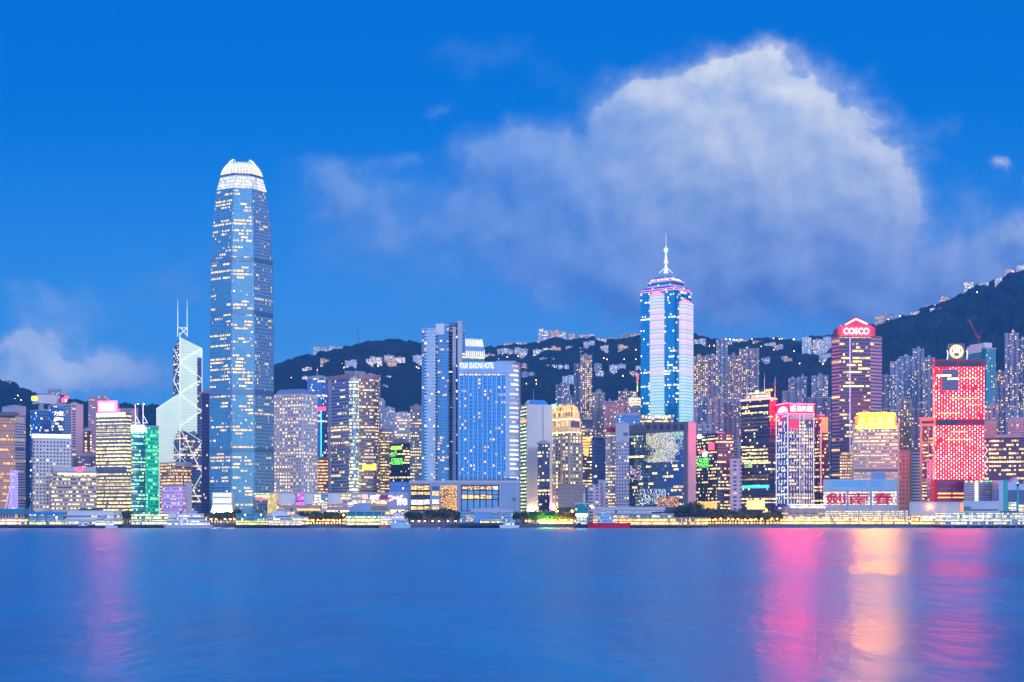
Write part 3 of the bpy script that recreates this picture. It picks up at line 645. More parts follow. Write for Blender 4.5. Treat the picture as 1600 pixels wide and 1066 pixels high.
# ---------------------------------------------------------------- landmark: prismatic bank tower with white cross bracing
def bank():
    root = empty('bank_tower', (PX(281, 1950), 1950, GZ), 'pale green angular tower with white diagonal bracing and twin masts', 'bank tower')
    Ym = 1950; A = (PX(281, Ym), Ym); B = (PX(316, 1978), 1978); D = (PX(271, 1972), 1972); C = (B[0] + D[0] - A[0], B[1] + D[1] - A[1])
    top = {A: 527, B: 544, D: 545, C: 546}
    pl = [D, A, B, C]
    zz = {p: PZ(t, p[1] if p != C else 1990) for p, t in top.items()}
    mb = MB(); mb.prism([D, A, B, C], Z0, 0, 0, True, 0, slope=lambda x, y: zz[(x, y)])
    for i, f in enumerate(mb.mi):
        pass
    mb.mi[0] = 1; mb.mi[2] = 1; mb.mi[3] = 1
    mb.build('shaft', [F_['bankpale'], F_['bankdark']], root)
    fr = Face(A, B); fl = Face(D, A)
    # darker side strip of the pale face
    strip(root, fr, 308, 315.6, 559, 690, F_['bankdark'], 'side_glazing', .4, -.05)
    # lower block on the left
    E = (PX(244.5, 1935), 1935); A2 = (PX(281, 1941), 1941)
    z2 = {E: PZ(638, 1935), A2: PZ(615, 1941)}
    mb = MB(); Eb, Ab = (E[0], 1968), (PX(271.3, 1968), 1968); z2[Eb] = z2[E]; z2[Ab] = z2[A2] - 2
    mb.prism([E, A2, Ab, Eb], Z0, 0, 0, True, slope=lambda x, y: z2[(x, y)]); mb.build('lower_block', [F_['bankpale']], root)
    # dark lower prism in front
    G = (PX(281, 1922), 1922); H_ = (PX(271.5, 1932), 1932); K = (PX(316.5, 1945), 1945); T = (PX(300, 1975), 1975)
    zt = {G: PZ(667, 1922), H_: PZ(690, 1932), K: PZ(690, 1945), T: PZ(668, 1975)}
    mb = MB(); mb.prism([H_, G, K, T], Z0, 0, 0, True, 1, slope=lambda x, y: zt[(x, y)]); mb.build('lower_prism', [F_['bankdark'], M['glass_dark']], root)
    def bar(p, q, r=.85):
        r *= .62
        (x0, y0, Y0), (x1, y1, Y1) = p, q
        mb = MB(); mb.tube((PX(x0, Y0), Y0, PZ(y0, Y0)), (PX(x1, Y1), Y1, PZ(y1, Y1)), r, 6); mb.build('brace', M['e_line'], root)
    e = -1.4
    a = lambda y: (281, y, Ym + e)
    l = lambda y: (271.2, y, 1972 + e)
    r = lambda y: (315.8, y, 1978 + e)
    bar(a(520), a(668), 1.0)
    for y0, y1 in ((545, 566), (594, 566), (594, 616)): bar(l(y0), a(y1))
    for y0, y1 in ((545, 566), (592, 566), (592, 616), (642, 616), (642, 667)): bar(r(y0), a(y1), .7)
    bar(r(545), (315.8, 690, 1978 + e), .7)
    bar((244.6, 639, 1935 + e), (281, 615, 1941 + e)); bar((244.8, 638, 1935 + e), (245, 735, 1935 + e), .7)
    g = lambda x, y, Y: (x, y, Y - 1.4)
    bar(g(281, 668, 1922), g(316, 690, 1945), .6); bar(g(281, 668, 1922), g(316, 740, 1945)); bar(g(316, 690, 1945), g(300, 717, 1935)); bar(g(316, 740, 1945), g(301, 766, 1935)); bar(g(301, 766, 1935), g(314, 785, 1944))
    bar(g(281, 668, 1922), g(281, 722, 1922), .9)
    for dx, dy in ((-10, -18), (9, -18), (-11, 10), (10, 10), (-12, 3), (12, -4)): bar(g(281, 713, 1921), g(281 + dx, 713 + dy, 1923), .55)
    # head frame and twin masts
    mb = MB(); Yh = 1974
    for (x0, y0), (x1, y1) in (((277.6, 526), (277.6, 512)), ((292.6, 526), (292.6, 512)), ((277.6, 512.5), (292.6, 512.5)), ((281, 523), (292, 513)), ((283, 513), (292, 524))):
        mb.tube((PX(x0, Yh), Yh, PZ(y0, Yh)), (PX(x1, Yh), Yh, PZ(y1, Yh)), .55, 6)
    mb.build('head_frame', emis('frame_glow', (.9, .95, 1), .75, False), root)
    for x in (277.8, 292.4): mast(root, PX(x, Yh), Yh, PZ(513, Yh), PZ(468, Yh), .85, emis('mast_glow', (.75, .86, 1), .45, False) if x < 280 else bpy.data.materials['mast_glow'])  # masts brightened by emission put into their colour
bank()

# ---------------------------------------------------------------- landmark: star-plan tower with light-striped bays and a spire
def star():
    m_, b, out = newmat('striped_light_wall'); pr = b.n('ShaderNodeBsdfPrincipled'); uv = b.n('ShaderNodeUVMap', uv_map='UVMap'); u, v, _ = b.sep(uv.outputs[0])
    per = b.m('DIVIDE', v, 4.1); row = b.m('FLOOR', per); fr = b.m('FRACT', per)
    on = b.m('LESS_THAN', fr, .62); rnd = b.white(b.xyz(row, 3.3, 1.0))
    t = b.step(v, 150, 250); lo = b.mix(rnd, (.42, .88, .86, 1), (.72, .98, .92, 1)); hi = b.mix(rnd, (.98, .78, .84, 1), (.90, .90, .94, 1)); c = b.mix(t, lo, hi)
    line = b.m('MULTIPLY', b.m('GREATER_THAN', fr, .72), b.m('LESS_THAN', rnd, b.m('MULTIPLY_ADD', t, .25, .08)))
    on = b.m('MULTIPLY_ADD', on, .36, .55)
    em = b.v('ADD', b.v('MULTIPLY', c, b.xyz(on, on, on)), b.v('MULTIPLY', (1, .12, .22), b.xyz(line, line, line)))
    b.put(pr.inputs['Base Color'], (.1, .25, .4, 1)); b.put(pr.inputs['Emission Color'], em); pr.inputs['Emission Strength'].default_value = .95; b.L.new(pr.outputs[0], out.inputs[0]); m_.cycles.emission_sampling = 'NONE'
    Y = 1880; pl = plan3(1001, 1054, 1080, Y, .98); L, C, Rr, Bk = pl
    root = start('skyscraper', 'blue glass tower with glowing striped bays, pink stepped roof and white spire', pl, 'skyscraper')
    zt = PZ(452, Y); sides(root, 'curtain_wall', pl, Z0, zt, F_['centerblue'])
    fl, fr_ = Face(L, C), Face(C, Rr)
    for f, p0, p1, yt, pk in ((fl, 1017, 1038, 462, 456), (fr_, 1061, 1079, 475, 466)):
        u0, u1 = f.u(p0), f.u(p1); um = (u0 + u1) / 2; w = u1 - u0; d = 6.0
        tri = [f.pt(u0, 0, -1)[:2], f.pt(u0, 0, d * .45)[:2], f.pt(u0 + w * .22, 0, d)[:2], f.pt(u1, 0, d * .75)[:2], f.pt(u1, 0, -1)[:2]]
        z1 = f.z(yt, um); mb = MB(); mb.prism(tri, Z0, z1); mb.build('light_bay', m_, root)
        c = center(tri); mb = MB()
        for k in range(3): mb.prism(scaled(tri, 1.04 - .28 * k, c), z1 + k * 1.8, z1 + k * 1.8 + 1.0, bottom=True)
        mb.build('bay_cap', M['e_pink'], root)
    # stepped roof with pink light lines
    steps = [(1.03, 452, 447), (.94, 447, 442), (.82, 442, 436), (.66, 436, 429), (.5, 429, 424)]
    for k0, k1, y0, y1 in ((1.03, .86, 452, 445), (.70, .70, 445.2, 436), (.72, .42, 436, 427.5)):
        mb = MB(); mb.loft([(scaled(pl, k0), PZ(y0, Y)), (scaled(pl, k1), PZ(y1, Y))], 0, True); mb.build('roof_step', F_['centerblue'], root)
    for k, y0 in ((1.04, 452.4), (.97, 449), (.72, 443.5), (.73, 436.2), (.56, 431.5)):
        mb = MB(); mb.prism(scaled(pl, k), PZ(y0, Y) - .1, PZ(y0, Y) + .8, bottom=True); mb.build('light_line', M['e_pink'], root)
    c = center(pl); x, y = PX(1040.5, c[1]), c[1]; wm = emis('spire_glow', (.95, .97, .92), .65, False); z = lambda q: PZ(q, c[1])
    mb = MB(); mb.lathe([(3.4, z(427)), (1.6, z(415)), (1.2, z(411))], (x, y), 8); mb.lathe([(3.4, z(411)), (3.4, z(409.8))], (x, y), 8); mb.lathe([(2.4, z(409.5)), (1.0, z(396))], (x, y), 8); mb.lathe([(2.4, z(394)), (3.3, z(391)), (2.4, z(388))], (x, y), 8)
    mb.lathe([(.9, z(396)), (.75, z(385)), (.3, z(384)), (.18, z(365))], (x, y), 8); mb.build('spire', wm, root)
    mb = MB()
    for s_ in (-1, 1): mb.tube((x + s_ * 9, y, z(427)), (x, y, z(417)), .5); mb.tube((x, y + s_ * 9, z(425)), (x, y, z(415)), .6)
    mb.build('spire_struts', wm, root)
star()

# ---------------------------------------------------------------- far left group
t, pl, z = tower('tower', 'copper pink mirrored glass tower at the left edge of the skyline', plan3(-30, -20, 23.5, 1560, .12), 648, 1560, F_['pinkglass'], 'office tower', bands=(7.8, .5, .35, M['brown']))
mb = MB(); mb.box(PX(-8, 1559), PX(22, 1559), 1562, 1575, z - 1, z + 3); mb.build('roof_screen', M['concrete_dark'], t)
t, pl, z = tower('tower', 'pale grey slab tower with blank upper wall and fine horizontal stripes', plan3(4, 24, 40, 1680, .6), 636, 1680, F_['strip_grey'], 'office tower')
f = Face(pl[0], pl[1]); strip(t, f, 4, 24, 636, 648, M['lilac'], 'blank_band', .7, -.2); f = Face(pl[1], pl[2]); strip(t, f, 24, 40, 636, 647, M['lilac'], 'blank_band', .7, -.2); strip(t, f, 24, 38, 699, 703, M['louvre'], 'plant_floor', .5)
def obelisk():
    Y = 1475; root = empty('lattice_tower', (PX(20.5, Y), Y, GZ), 'slim violet lit lattice tower beside the copper glass building', 'tower')
    mb = MB(); c = (PX(20, Y), Y + 4); w = 2.6
    pl_ = [(c[0] - w, c[1] - w), (c[0] + w, c[1] - w), (c[0] + w, c[1] + w), (c[0] - w, c[1] + w)]
    for p in pl_: mb.tube((*p, GZ - .5), (*p, PZ(734, Y)), .35, 4)
    z_ = GZ; h = 3.2
    while z_ + h < PZ(734, Y):
        for a_, b_ in zip(pl_, pl_[1:] + pl_[:1]): mb.tube((*a_, z_), (*b_, z_ + h), .22, 4); mb.tube((*b_, z_), (*a_, z_ + h), .22, 4)
        z_ += h
    mb.build('lattice', emis('violet_lattice', (.38, .34, 1), 1.0, False), root)
    mb = MB(); mb.tube((PX(3, Y), Y, GZ - .5), (PX(17, Y), Y + 2, PZ(752, Y)), .6, 5); mb.tube((PX(9, Y), Y, GZ - .5), (PX(17, Y), Y + 2, PZ(768, Y)), .6, 5); mb.build('buttress', emis('violet_buttress', (.55, .5, .95), .6, False), root)
obelisk()
t, pl, z = tower('tower', 'blue mirrored tower topped by a pale boxed roof frame', plan3(47, 62, 94, 1830, .3), 641, 1830, F_['blueglass'], 'office tower', plant=0)
f = Face(pl[1], pl[2]); mb = MB(); f.px(mb, 60, 89, 617, 631, -24, .4); mb.build('roof_frame', M['white'], t)
mb = MB(); f.px(mb, 63, 68, 631, 642, -8, 0); f.px(mb, 80, 85, 631, 642, -8, 0); mb.build('frame_legs', M['concrete'], t)
f2 = Face(pl[0], pl[1]); strip(t, Face(pl[1], pl[2]), 48.5, 57.5, 619.5, 626.5, emis('yellow_sign', (1, .82, .05), 1.5), 'roof_sign', 3, 1.5)
t, pl, z = tower('tower', 'blue faceted glass tower with small white rooftop lettering', plan3(76, 84, 114, 1760, .25), 634, 1760, F_['blueglass'], 'office tower', plant=1)
f = Face(pl[1], pl[2]); text('lettering', 'LIPPO', t, f, 85, 99, 652.5, 657.5, M['e_white'], .4, .4, .03); text('lettering', '力寶', t, f, 84, 99, 643, 649.5, M['e_white'], .4, .4, .02)
strip(t, f, 105, 111.5, 653, 660, M['e_red'], 'red_emblem', .6)
for k, (q, yy) in enumerate(((80, 690), (87, 705), (95, 697))):
    mb = MB(); u = f.u(q + 5); f.box(mb, u - 9, u + 9, f.z(yy + 14, u), f.z(yy, u), -1, 2.2); mb.build('faceted_bay', F_['blueglass'], t)
t, pl, z = tower('tower', 'lilac concrete tower with a column of dark balcony slots', plan3(99, 111, 130, 1715, .4), 633, 1715, F_['lilac_slot'], 'office tower', wallmat=M['lilac'])
f = Face(pl[1], pl[2]); strip(t, f, 118, 129.6, 634, 740, M['lilac'], 'blank_wall', .6)
t, pl, z = tower('tower', 'dim tower crowned by a red and white neon emblem', plan2(92, 109, 1900), 633, 1900, F_['aptdark'], 'tower', plant=0)
f = Face(pl[0], pl[1]); sign(t, f, 93.5, 107.5, 617, 631, M['navy'], -3, .5); b_ = strip(t, f, 96, 102, 622, 629, M['e_red'], 'neon_petal', 1.2, .5); strip(t, f, 100.5, 107, 618.5, 623.5, M['e_red'], 'neon_petal', 1.2, .5); strip(t, f, 101.5, 104.5, 624, 628, M['e_white'], 'neon_core', 1.4, .5)
tower('apartment_block', 'white block of flats on the hilltop above the blue towers', plan2(75, 97, 2600), 609, 2600, F_['aptblue'], 'apartment block', plant=0, z0=40)
t, pl, z = tower('tower', 'white office block with square dark windows and a glowing top edge', plan3(50, 52, 111, 1600, .06), 685, 1600, F_['whitegrid'], 'office tower', plant=0, wallmat=M['white'])
f = Face(pl[1], pl[2]); strip(t, f, 50.5, 110.8, 678.5, 684.5, emis('cove_light', (.62, .72, 1), 1.9), 'lit_parapet', .8, -12)
strip(t, Face(pl[1], pl[2]), 51, 111, 794, 799, M['white'], 'base_course', 1.2)
tower('office_block', 'small dark office with one column of yellow windows', plan2(130, 143, 1800), 673, 1800, fac('yellow_column', (.06, .06, .12), (.05, .06, .12), 9, 4, .4, .6, (.8, .1, .1), 1, WARM, CREAM, 1.6), 'office building')
tower('office_block', 'dim violet office behind the banded hotel', plan2(122, 151, 1700), 712, 1700, F_['aptdark'], 'office building')
t, pl, z = tower('hotel', 'broad beige hotel with horizontal window bands and a red lantern', plan3(80, 82, 151, 1560, .08), 738, 1560, F_['hotelband'], 'hotel', plant=0, bands=(4.6, 1.2, .6, M['beige']))
f = Face(pl[1], pl[2]); mb = MB(); f.px(mb, 84, 150, 729.5, 739, -26, -3); mb.build('attic_storey', M['lilac'], t); strip(t, f, 121, 128, 730, 738, M['e_red'], 'lantern', -1, -3); strip(t, f, 90, 150, 739.5, 742, M['e_warm'], 'lit_soffit', .8, -1)
t, pl, z = tower('tower', 'yellow banded glass tower under a blazing red and white sign', plan3(150, 197, 205, 1620, .95), 645, 1620, F_['yellowband'], 'office tower', plant=1, bands=(4.4, .9, .45, M['concrete_dark']))
f = Face(pl[0], pl[1]); strip(t, f, 150, 198, 729.5, 737.5, M['louvre'], 'plant_floor', .9); strip(t, f, 151, 196, 645.5, 650, M['e_warm'], 'cornice_light', .8)
sb = sign(t, f, 153.5, 181, 627, 643.5, emis('sign_red_border', (1, .008, .03), 90), -2.5, .6); strip(sb, f, 156.5, 178, 631, 641, emis('sign_white_panel', (1, .5, .68), 30), 'sign_panel', 1.1, .5)
for k, (a_, b_) in enumerate(((138, 152), (153, 170), (171, 186), (187, 216))):
    tower('apartment_block', ['pink lit flats on the slope left of the blazing sign', 'rosy block of flats rising behind the blazing sign', 'low pale flats just right of the blazing sign', 'long low flats on the slope above the teal tower'][k], plan2(a_, b_, 2350 + k * 30), (621, 617, 626, 633)[k], 2350, F_['aptpink'], 'apartment block', plant=0)
def teal_tower():
    pl = plan3(200, 201.5, 227, 1640, .1); t, pl, z = tower('tower', 'teal banded high-tech bank tower with white roof light and twin triangular masts', pl, 665, 1640, F_['tealband'], 'bank tower', plant=0, bands=(8.4, .7, .5, M['steel']))
    f = Face(pl[1], pl[2]); strip(t, f, 203, 225, 665.5, 674.5, M['e_cool'], 'lit_top', .9)
    for x in (211.5, 223.5):
        mb = MB(); Y = 1641; P = lambda a_, b_: (PX(a_, Y), Y, PZ(b_, Y)); mb.tube(P(x, 666), P(x, 632), .55, 5); mb.tube(P(x, 648), P(x + 7, 661), .45, 5); mb.tube(P(x, 661), P(x + 7, 661), .45, 5); mb.build('maintenance_crane', M['e_line'], t)
    t2, pl2, z2 = tower('tower', 'tower face glowing emerald green beside the bank of china style prism'.replace('bank of china style prism', 'pale braced tower'), plan3(227.5, 229, 248, 1605, .12), 667, 1605, F_['greenled'], 'office tower', plant=0)
teal_tower()
tower('tower', 'narrow dark navy tower squeezed behind the tallest tower', plan2(315, 331, 1760), 614, 1760, F_['navy'], 'office tower', plant=1)
# club building
t, pl, z = tower('office_block', 'lilac stone office with orange windows below the braced tower', plan3(250, 272, 299, 1640, .5), 724, 1640, F_['orangelit'], 'office building', wallmat=M['lilac'], plant=0)
f = Face(pl[1], pl[2]); strip(t, f, 274, 298, 723, 729, M['lilac'], 'attic_band', .8, -.3)
t, pl, z = tower('office_block', 'small violet lit building with rounded corner near the ferry pier', planpx([(253, 1560), (278, 1545), (285, 1547), (290, 1556), (290, 1590), (253, 1590)]), 760, 1548, F_['purplelit'], 'office building', plant=0, bands=(8.4, 1.0, .7, M['lilac']))
tower('stair_tower', 'blank lilac slab wall beside the violet lit building', plan2(289.5, 300, 1565, 16), 755, 1565, M['lilac'], 'building', plant=0)
# ---------------------------------------------------------------- porthole tower
pl = plan3(428, 471.5, 496, 1640, .95)
t, pl, z = tower('tower', 'white tower covered in round porthole windows', pl, 617, 1640, F_['jardine'], 'office tower', plant=0, wallmat=M['white'])
mb = MB(); mb.loft([(pl, PZ(617.5, 1640)), (scaled(pl, .86), PZ(611, 1640)), (scaled(pl, .74), PZ(607, 1640))], 0, True); mb.build('chamfered_roof', M['blue_panel'], t)
mb = MB(); f = Face(pl[0], pl[1]); f.box(mb, f.len - 1.6, f.len + .4, GZ, z, -.6, .5); mb.build('corner_pier', M['white'], t)
t, pl, z = tower('tower', 'dark tower edged with teal light and a red neon band', plan3(480, 503, 512, 1800, .8), 590, 1800, F_['blueglass'], 'office tower', mast=1)
f = Face(pl[0], pl[1]); f3 = Face(pl[1], pl[2]); sign(t, f3, 497, 510, 636.5, 642.5, M['e_red'], 0, 1.5, 'neon_sign') if False else strip(t, f, 493, 509, 636.5, 642, M['e_red'], 'neon_band', 1.2)
strip(t, f, 501.6, 502.6, 640, 720, M['e_teal'], 'light_edge', .9)
tower('office_block', 'low dark office with warm windows beside the porthole tower', plan2(495, 513, 1720), 716, 1720, F_['orangelit'], 'office building', plant=0)
tower('tower', 'slim teal lit tower with glowing edge behind the rose tower', plan2(503, 513, 1850), 648, 1850, F_['greenslit'], 'office tower', plant=0)
# ---------------------------------------------------------------- rose curved twin
pl = planpx([(512, 1690), (540, 1662), (545, 1655), (552, 1650), (558, 1651), (561, 1657), (561, 1668), (582, 1672), (588, 1676), (592, 1684), (592, 1735), (512, 1735)])
root = start('tower', 'rose and blue banded tower with a rounded lit bay', pl, 'office tower'); z = PZ(588, 1660)
lp = planpx([(512, 1690), (545.5, 1655), (545.5, 1735), (512, 1735)]); sides(root, 'left_wing', lp, Z0, z - 2.5, F_['exchange'])
cp_ = planpx([(545.5, 1655), (548, 1651), (552, 1649), (557, 1650), (560.5, 1655), (561, 1735), (545.5, 1735)]); sides(root, 'round_bay', cp_, Z0, z - 4, F_['exchange_c'])
rp = planpx([(561, 1666), (583, 1670), (589, 1675), (592, 1684), (592, 1735), (561, 1735)]); sides(root, 'right_wing', rp, Z0, z - 2, F_['exchange_r'])
for p_ in (lp, rp):
    mb = MB(); o_ = offset(p_, .5); k = 12
    while k < z - 4: mb.prism(o_, k, k + 1.1, bottom=True); k += 8.0
    mb.build('floor_bands', M['pink'], root)
mb = MB(); mb.prism(offset(cp_, .6), z - 4, z - 1.5); mb.build('parapet', M['lilac'], root)
for p_ in (lp, rp):
    mb = MB(); mb.prism(offset(p_, .9), z - 3, z + 2.2, bottom=True); mb.build('cornice', M['pink'], root)
mb = MB(); mb.prism(scaled(pl, .4), z, z + 7); mb.box(PX(538, 1690), PX(550, 1690), 1690, 1700, z, z + 9); mb.build('rooftop_plant', M['concrete'], root)
f = Face(rp[0], rp[1]); strip(root, f, 566, 588, 726, 735, emis('gold_band', (1, .68, .08), 1.5), 'lit_sky_lobby', .9); f = Face(lp[0], lp[1]); strip(root, f, 513.5, 517.5, 592, 768, M['lilac'], 'corner_pier', .8)
tower('tower', 'second rose banded tower half hidden behind its twin', plan3(560, 580, 594, 1760, .4), 588, 1760, F_['exchange'], 'office tower')
tower('tower', 'bluish stepped apartment tower right of the rose tower', plan2(592, 602, 1950), 628, 1950, F_['aptblue'], 'apartment tower')
tower('tower', 'pale slender apartment tower on the slope right of the rose tower', plan2(600, 617, 2250), 639, 2250, F_['aptblue'], 'apartment tower')
tower('office_block', 'grey office with yellow lit left flank', plan3(591, 599, 613, 1760, .5), 673, 1760, F_['tan'], 'office building', mast=1)
tower('office_block', 'white gridded office block in a gap between towers', plan2(617, 642, 1850), 647, 1850, F_['lightoffice'], 'office building', plant=1, wallmat=M['white'])
t, pl, z = tower('office_block', 'dark office block with a patch of green neon', plan3(609, 632, 642, 1740, .8), 692, 1740, F_['darkoffice'], 'office building')
f = Face(pl[0], pl[1]); strip(t, f, 612, 628, 697, 703, emis('lime_neon', (.55, 1, .1), 1.2), 'neon_panel', .8); strip(t, f, 612, 629, 716, 726, NGREEN, 'neon_panel', .8); strip(t, f, 611, 619, 706, 714, NGREEN, 'neon_panel', .8)
tower('tower', 'tan office tower with rows of yellow windows', plan2(641, 662, 1660), 637, 1660, F_['tan'], 'office tower', wallmat=M['beige'])
# ---------------------------------------------------------------- waterfront residence: cluster of slabs
def residence():
    Y = 1530; A = planpx
    pl = A([(659, Y), (726, Y), (726, Y + 45), (659, Y + 45)]); root = start('apartment_tower', 'tall blue glass residence of stepped vertical slabs beside the hotel', pl, 'apartment tower')
    def slab(nm, p0, p1, py, dy, mat, cap=None, dep=34):
        q = A([(p0, Y + dy), (p1, Y + dy), (p1, Y + dy + dep), (p0, Y + dy + dep)]); sides(root, nm, q, Z0, PZ(py, Y), mat)
        mb = MB(); mb.prism(offset(q, .3), PZ(py, Y) - .3, PZ(py, Y) + 1.2); mb.build('parapet', cap or M['lilac'], root); return Face(q[0], q[1])
    slab('left_slab', 659, 666.5, 515, 3, F_['condo'])
    f = slab('pale_slab', 666.5, 680, 514.5, 0, F_['condo_pale'])
    f2 = slab('glass_slab', 680, 701.5, 508, 1.6, F_['condo'])
    slab('recessed_slab', 701.5, 707, 512, 5, F_['navy'])
    slab('lilac_fin', 707, 712.5, 512, 1.2, M['lilac'])
    slab('recessed_slab', 712.5, 715, 515, 6, F_['navy'])
    slab('lilac_blade', 715, 722.5, 503.5, -.6, M['lilac'])
    slab('side_slab', 722.5, 727, 516, 8, F_['condo'])
    mb = MB(); f2.px(mb, 681, 694, 506, 523, -12, .6); mb.build('roof_screen', M['white'], root)
    mb = MB(); f2.px(mb, 694, 715, 504.5, 509, -20, -3); mb.build('roof_slab', M['louvre'], root)
    for k in range(34):
        y = 522 + k * 6.9
        if k % 1 == 0:
            pass
    for g_, (p0, p1) in enumerate(((663.5, 667.2), (677.5, 681.5), (701.2, 706.8))):
        mb = MB()
        for k in range(50):
            z = PZ(520, Y) - k * 3.4 * 1.0
            if z < 46: break
            f.box(mb, f.u(p0), f.u(p1), z, z + 1.5, -6, .9)
        mb.build('balconies', M['white'] if g_ < 2 else M['dark_metal'], root)
    f.px(mb := MB(), 680.5, 682.5, 524, 752, -.5, .8); mb.build('pier', M['dark_metal'], root)
residence()
def hotel():
    Y = 1515; pl = planpx([(716, Y), (790, Y), (805, Y + 4), (812.5, Y + 12), (812.5, Y + 40), (716, Y + 40)])
    root = start('hotel', 'broad bright blue hotel with pilasters and white rooftop lettering', pl, 'hotel')
    zt = PZ(569, Y); mb = MB(); mb.prism(pl, Z0, zt, 0, True, 1)
    mb.mi[1] = 2; mb.mi[2] = 2
    mb.build('facade', [F_['hotel'], M['roof'], F_['hotel_edge']], root)
    f = Face(pl[0], pl[1])
    mb = MB(); f.px(mb, 716.4, 790, 566, 583, -1, .5); mb.build('attic_wall', plain('attic_panel', (.34, .52, .80), .45, .2), root)
    mb = MB(); mb.prism(offset(pl, .4), zt - .5, zt + 2.5); mb.build('parapet', M['blue_panel'], root)
    mb = MB(); f.px(mb, 775, 806, 563.5, 568, -20, -2); mb.build('rooftop_plant', M['blue_panel'], root)
    pm = plain('pale_pilaster', (.28, .58, .84), .4, .3)
    for k in range(11):
        x = 716.8 + k * 7.25; mb = MB(); f.px(mb, x, x + 1.7, 584, 750, -.3, .9); mb.build('pilaster', pm, root)
    strip(root, f, 718, 788, 584.5, 586.5, fac('skylobby', (.3, .4, .6), (.2, .4, .6), 5, 50, .7, 1, (.7, .1, .1), 2, WARM, ORG, 1.8), 'sky_lobby_windows', .5)
    f3 = Face(pl[2], pl[3]); mb = MB(); f3.box(mb, f3.len - 3.2, f3.len, GZ, zt, -.3, .6); mb.build('edge_pier', M['blue_panel'], root)
    strip(root, f, 716.5, 812 - 4, 747, 753, M['louvre'], 'plant_floor', .6)
    text('lettering', 'FOUR SEASONS HOTEL', root, f, 718.5, 772, 567, 576, emis('hotel_letters', (1, .93, .86), 1.3), .7, .5, .0)
hotel()
def podium():
    Y = 1495; pl = planpx([(640, Y), (812, Y), (812, Y + 70), (640, Y + 70)]); root = start('podium_building', 'long blue grey waterfront podium with rows of orange lit windows', pl, 'building')
    z = PZ(753, Y); sides(root, 'wall', pl, Z0, z, M['blue_panel']); f = Face(pl[0], pl[1])
    mb = MB(); mb.prism(offset(pl, .6), z - 1.6, z + 1.4, bottom=True); mb.build('cornice', M['lilac'], root)
    wo = fac('orange_window', (.25, .15, .1), (.3, .2, .1), 2, 3, .86, .9, (1, 1, 1), 2, (1, .42, .08), (1, .66, .22), 1.6, .2); ww = WWIN; dk = M['glass_dark']
    mb = MB(); f.px(mb, 641.5, 672, 757, 799, -.1, .25); mb.build('recess_panel', M['dark_metal'], root)
    for (y0, y1, m_) in ((759, 765.5, wo), (769, 773, wo), (781, 788.5, ww), (791, 796.5, wo)):
        for k in range(3): strip(root, f, 642.5 + k * 9.9, 651.3 + k * 9.9, y0, y1, m_, 'window', .6)
    for (y0, y1, m_) in ((760, 766, dk), (768.5, 774, wo), (781, 788, ww), (791, 796, wo)): strip(root, f, 675.5, 686, y0, y1, m_, 'window', .6)
    strip(root, f, 687.8, 714, 759, 800, fac('orange_lattice', (.30, .16, .08), (.4, .2, .1), 1.3, 1.6, .62, .7, (.7, .2, .2), 2, (1, .36, .05), (1, .62, .16), 1.7, .2), 'lit_lattice_screen', .6)
    mb = MB(); f.px(mb, 720.5, 779.8, 758, 799, -.1, .25); mb.build('bay_frame', M['dark_metal'], root)
    for k in range(6):
        x = 722 + k * 9.6
        strip(root, f, x, x + 7.8, 760, 765, wo if k < 5 else ww, 'window', .6); strip(root, f, x, x + 7.8, 773.5, 779.5, wo if k in (2, 3, 4) else M['e_amber'] if k < 5 else M['glass_blue'], 'window', .6)
        strip(root, f, x, x + 7.8, 767, 772.5, M['glass_blue'], 'window', .5); strip(root, f, x, x + 7.8, 781.5, 798, M['glass_blue'], 'glass_bay', .6)
    for x in (673.4, 716.5, 782, 808): strip(root, f, x - .7, x + .9, 755.5, 800, M['lilac'], 'pier', .7)
    strip(root, f, 801, 806, 778, 783, M['louvre'], 'vent_grille', .5)
podium()
def claw():     # shorter claw-topped tower behind the hotel
    Y = 1760; pl = plan3(716, 719, 757, Y, .3); root = start('tower', 'claw topped tower glowing white behind the hotel roof', pl, 'office tower'); c = center(pl)
    sides(root, 'curtain_wall', pl, Z0, PZ(556, Y), F_['ifc'])
    mb = MB(); mb.loft([(pl, PZ(556, Y)), (scaled(pl, .97), PZ(548, Y)), (scaled(pl, .88), PZ(541, Y)), (scaled(pl, .8), PZ(531, Y))], 0, True); mb.build('crown_wall', fac('claw_wall', (.75, .74, .66), (.35, .5, .62), 2.2, 16, .35, .8, (.3, .2, .1), 3, CREAM, WHT, 1, .4, we=(.2, .19, .14)), root)
    for i in (0, 1):
        a_, b_ = Vector(pl[i]), Vector(pl[i + 1]); n = max(2, round((b_ - a_).length / 2.6)); mb = MB(); cc = Vector(c)
        for k in range(n + 1):
            m = a_ + (b_ - a_) * (k / n); pts = [(cc + (m - cc) * q, PZ(y, Y)) for q, y in ((1.01, 557), (.98, 547), (.89, 539), (.80, 528.5))]
            for (p_, z_), (p2, z2) in zip(pts, pts[1:]): mb.tube((*p_, z_), (*p2, z2), .5, 4)
        mb.build('crown_fin', bpy.data.materials['crown_painted_light'], root)  # fins and crown wall glow by emission in place of floodlight
    strip(root, Face(pl[1], pl[2]), 720, 756, 541.5, 548.5, M['glass_blue'], 'glazed_band', 1.0)
claw()
